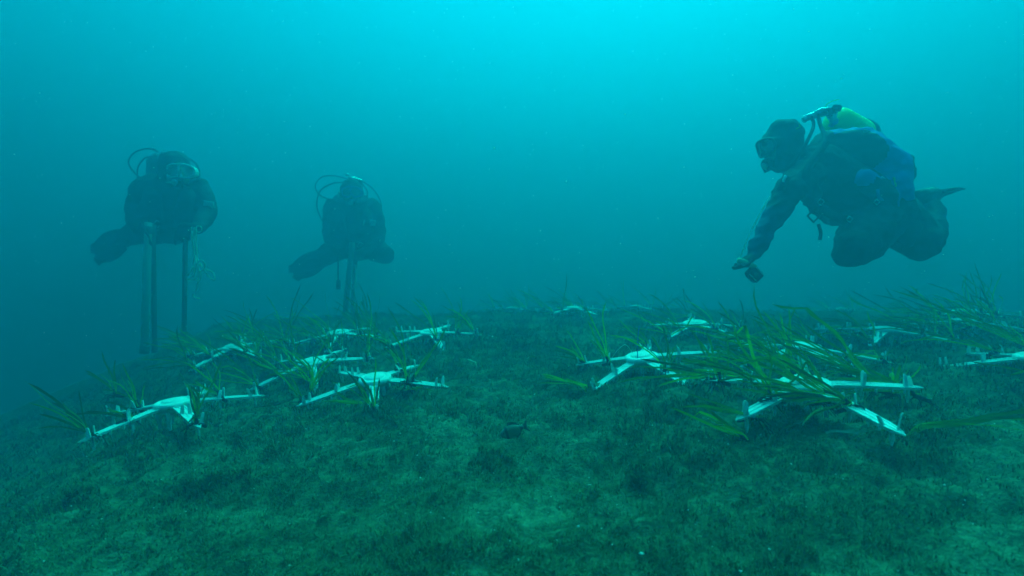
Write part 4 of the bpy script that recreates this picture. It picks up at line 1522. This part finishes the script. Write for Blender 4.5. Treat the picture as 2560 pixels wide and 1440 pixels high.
# ------------------------------------------------------------------ fish over the seabed
def fish():
    # two-banded bream, nose to the lower left
    d = 1.32
    c = at(1280, 1078, d)
    root = link('fish', None)
    root.location = c
    tag(root, 'small grey-green bream with a dark band swimming low over the turf', 'fish')
    fw = unit((-0.93, -0.12, -0.30))
    up = unit(Vector((-0.28, 0.0, 0.95)) - fw * Vector((-0.28, 0.0, 0.95)).dot(fw))
    sd = fw.cross(up)
    L = 0.064
    st = [(-0.50, 0.008, 0.003), (-0.42, 0.010, 0.004), (-0.30, 0.022, 0.006), (-0.12, 0.033, 0.009), (0.08, 0.0365, 0.0105), (0.24, 0.032, 0.0105), (0.36, 0.023, 0.009), (0.45, 0.013, 0.006), (0.50, 0.004, 0.002)]
    mb = MB()
    v, f = [], []
    n = 14
    for (t, h, w) in st:
        for k in range(n):
            a = 2 * math.pi * k / n
            v.append(fw * (t * L) + up * (h * 0.5 * math.cos(a)) * 1.0 + sd * (w * math.sin(a)))
    for i in range(len(st) - 1):
        for k in range(n):
            f.append((i * n + k, i * n + (k + 1) % n, (i + 1) * n + (k + 1) % n, (i + 1) * n + k))
    f += [tuple(reversed(range(n))), tuple((len(st) - 1) * n + k for k in range(n))]
    mb.add(v, f)
    mt, nt, b, out = new_mat('banded_scales')
    tc = nt.nodes.new('ShaderNodeTexCoord')
    dp = nt.nodes.new('ShaderNodeVectorMath')
    dp.operation = 'DOT_PRODUCT'
    dp.inputs[1].default_value = tuple(fw / L)
    nt.links.new(tc.outputs['Object'], dp.inputs[0])
    r = nt.nodes.new('ShaderNodeValToRGB')
    r.color_ramp.interpolation = 'EASE'
    e = r.color_ramp.elements
    g, k = (0.15, 0.17, 0.10, 1), (0.03, 0.035, 0.025, 1)
    e[0].position, e[0].color = 0.0, g
    e[1].position, e[1].color = 1.0, (0.15, 0.18, 0.13, 1)
    for p, c_ in ((0.06, k), (0.14, k), (0.19, g), (0.66, g), (0.70, k), (0.755, k), (0.80, (0.15, 0.18, 0.13, 1))):
        q = e.new(p)
        q.color = c_
    ad = nt.nodes.new('ShaderNodeMath')
    ad.inputs[1].default_value = 0.5
    nt.links.new(dp.outputs['Value'], ad.inputs[0])
    nt.links.new(ad.outputs[0], r.inputs[0])
    nt.links.new(r.outputs[0], b.inputs['Base Color'])
    b.inputs['Roughness'].default_value = 0.4
    link('body', mb.mesh('body', mt), root)
    fm = mat('fish_fin_membrane', (0.10, 0.13, 0.10), (0.06, 0.08, 0.06), 200, 0.5)

    def finplate(name, pts, th=0.0007):
        w = [fw * (a * L) + up * b_ for a, b_ in pts]
        nn = len(w)
        m_ = MB()
        m_.add([p + sd * th for p in w] + [p - sd * th for p in w], [tuple(range(nn)), tuple(reversed(range(nn, 2 * nn)))] + [(i, nn + i, nn + (i + 1) % nn, (i + 1) % nn) for i in range(nn)])
        return link(name, m_.mesh(name, fm, False), root)
    finplate('tail_fin', [(-0.46, 0.004), (-0.60, 0.011), (-0.72, 0.017), (-0.63, 0.004), (-0.62, 0.0), (-0.63, -0.004), (-0.72, -0.017), (-0.60, -0.011), (-0.46, -0.004)])
    finplate('dorsal_fin', [(0.16, 0.016), (0.10, 0.024), (-0.05, 0.0245), (-0.22, 0.019), (-0.34, 0.011), (-0.36, 0.008), (-0.1, 0.014)])
    finplate('anal_fin', [(-0.08, -0.015), (-0.14, -0.022), (-0.26, -0.018), (-0.36, -0.010), (-0.34, -0.007), (-0.2, -0.011)])
    m_ = MB()
    m_.ball(fw * (0.355 * L) + up * 0.003 - sd * 0.0, (0.0032, 0.0094, 0.0032), fw, sd, up, 10, 8)
    link('eye', m_.mesh('eye', M['rubber']), root)


fish()

# ------------------------------------------------------------------ twine, threads and loose leaves
def thin(name, pts, r, m, label, cat, group=None):
    p0 = Vector(pts[0])
    mb = MB()
    mb.tube(smooth_path([Vector(p) - p0 for p in pts]), r, 6)
    o = link(name, mb.mesh(name, M[m]), None)
    o.location = p0
    tag(o, label, cat, group)
    return o


B = Vector((0.515, 2.000, bank(0.515, 2.000) + 0.01))
thin('blue_twine', [B + Vector((-0.035, -0.05, 0.05)), B + Vector((-0.036, -0.045, 0.10)), B + Vector((-0.030, -0.03, 0.15)), B + Vector((-0.022, -0.02, 0.19))], 0.0016, 'blue_twine',
     'blue twine standing up from the hub of the frame right of the gap', 'twine')
thin('white_thread', [B + Vector((-0.05, -0.03, 0.085)), B + Vector((-0.075, -0.02, 0.115)), B + Vector((-0.105, -0.03, 0.10)), B + Vector((-0.135, -0.04, 0.065)), B + Vector((-0.15, -0.045, 0.045))], 0.0012, 'cord',
     'thin white thread looping off the hub of the twine-tied frame', 'thread')
Q = Vector((-1.602, 2.988, bank(-1.602, 2.988) + 0.01))
thin('blue_twine', [Q + Vector((0.02, -0.03, 0.07)), Q + Vector((0.025, -0.02, 0.12)), Q + Vector((0.04, 0, 0.18))], 0.0018, 'blue_twine',
     'blue twine standing up from the left rear frame below the white-masked diver', 'twine')
G = Vector((0.504, 4.133, bank(0.504, 4.133)))
thin('blue_twine', [G + Vector((0.03, -0.03, 0.07)), G + Vector((0.035, -0.02, 0.12)), G + Vector((0.05, 0, 0.17))], 0.0022, 'blue_twine',
     'blue twine standing up from the middle frame of the far row', 'twine')


def loose_leaf(x, y, ang, L, label, m='dead_leaf'):
    z = ground(x, y) + 0.014
    base = Vector((x, y, z))
    v, f, al = leaf_geom(base, (math.cos(ang), math.sin(ang), 0.08), (rnd.gauss(0, .3), rnd.gauss(0, .3), -0.1), L, 0.0065, rnd.uniform(0, 6), 7)
    v = [Vector((p.x, p.y, max(p.z, ground(p.x, p.y) + 0.008))) for p in v]
    me = bpy.data.meshes.new('loose_leaf')
    me.from_pydata([tuple(p - base) for p in v], [], f)
    at_ = me.attributes.new('along', 'FLOAT', 'POINT')
    at_.data.foreach_set('value', np.array(al, np.float32))
    me.polygons.foreach_set('use_smooth', np.ones(len(f), bool))
    me.materials.append(M[m])
    o = link('loose_leaf', me)
    o.location = base
    tag(o, label, 'leaf', 'loose leaves lying on the seabed')


for (x, y, a, L, lab) in [
    (0.66, 1.27, 0.2, 0.11, 'bleached dead leaf lying on the turf in front of the largest frame, left one'),
    (0.76, 1.24, -0.2, 0.09, 'bleached dead leaf lying on the turf in front of the largest frame, middle one'),
    (0.84, 1.25, 0.15, 0.12, 'bleached dead leaf lying on the turf in front of the largest frame, right one'),
    (-0.98, 1.95, 0.5, 0.14, 'bleached dead leaf on the turf between the leftmost frame and the next'),
    (-0.90, 1.80, 0.15, 0.10, 'short bleached dead leaf on the turf just right of the leftmost frame'),
    (-0.16, 2.35, 2.2, 0.10, 'pale dead leaf alone on the turf in the middle gap'),
]:
    loose_leaf(x, y, a, L, lab)

# ------------------------------------------------------------------ specks drifting in the water
def marine_snow():
    n = 6500
    y = rng.uniform(1.3, 7.5, n)
    x = y * rng.uniform(-1.35, 1.35, n)
    z = rng.uniform(0.1, 7.4, n)
    ok = z > terr(x, y) + 0.12
    x, y, z = x[ok], y[ok], z[ok]
    s = np.exp(rng.normal(math.log(0.0020), 0.4, len(x))) * np.clip(y / 2.2, 0.5, 2.2)
    flakes('marine_snow', np.stack([x, y, z], -1), s, M['snow'], 'pale specks of marine snow drifting in the water', 'marine snow', 0.8)


marine_snow()


# ------------------------------------------------------------------ the water itself
def build_water():
    mb = MB()
    x0, x1, y0, y1, z0, z1 = -26, 26, -16, 28, -4.0, 7.6
    v = [(x, y, z) for z in (z0, z1) for (x, y) in ((x0, y0), (x1, y0), (x1, y1), (x0, y1))]
    mb.add(v, [(3, 2, 1, 0), (4, 5, 6, 7), (0, 1, 5, 4), (1, 2, 6, 5), (2, 3, 7, 6), (3, 0, 4, 7)])
    m = bpy.data.materials.new('sea_water')
    m.use_nodes = True
    nt = m.node_tree
    nt.nodes.clear()
    out = nt.nodes.new('ShaderNodeOutputMaterial')
    pv = nt.nodes.new('ShaderNodeVolumePrincipled')
    pv.inputs['Density'].default_value = WATER_DENSITY
    pv.inputs['Color'].default_value = (*WATER_SCATTER, 1)
    pv.inputs['Absorption Color'].default_value = (*WATER_ABSORB, 1)
    pv.inputs['Anisotropy'].default_value = WATER_G
    nt.links.new(pv.outputs[0], out.inputs['Volume'])
    m.cycles.homogeneous_volume = True
    o = mb.build('haze', m, None, False)
    tag(o, 'turbid blue-green sea water filling the scene', 'water', kind='stuff')


build_water()
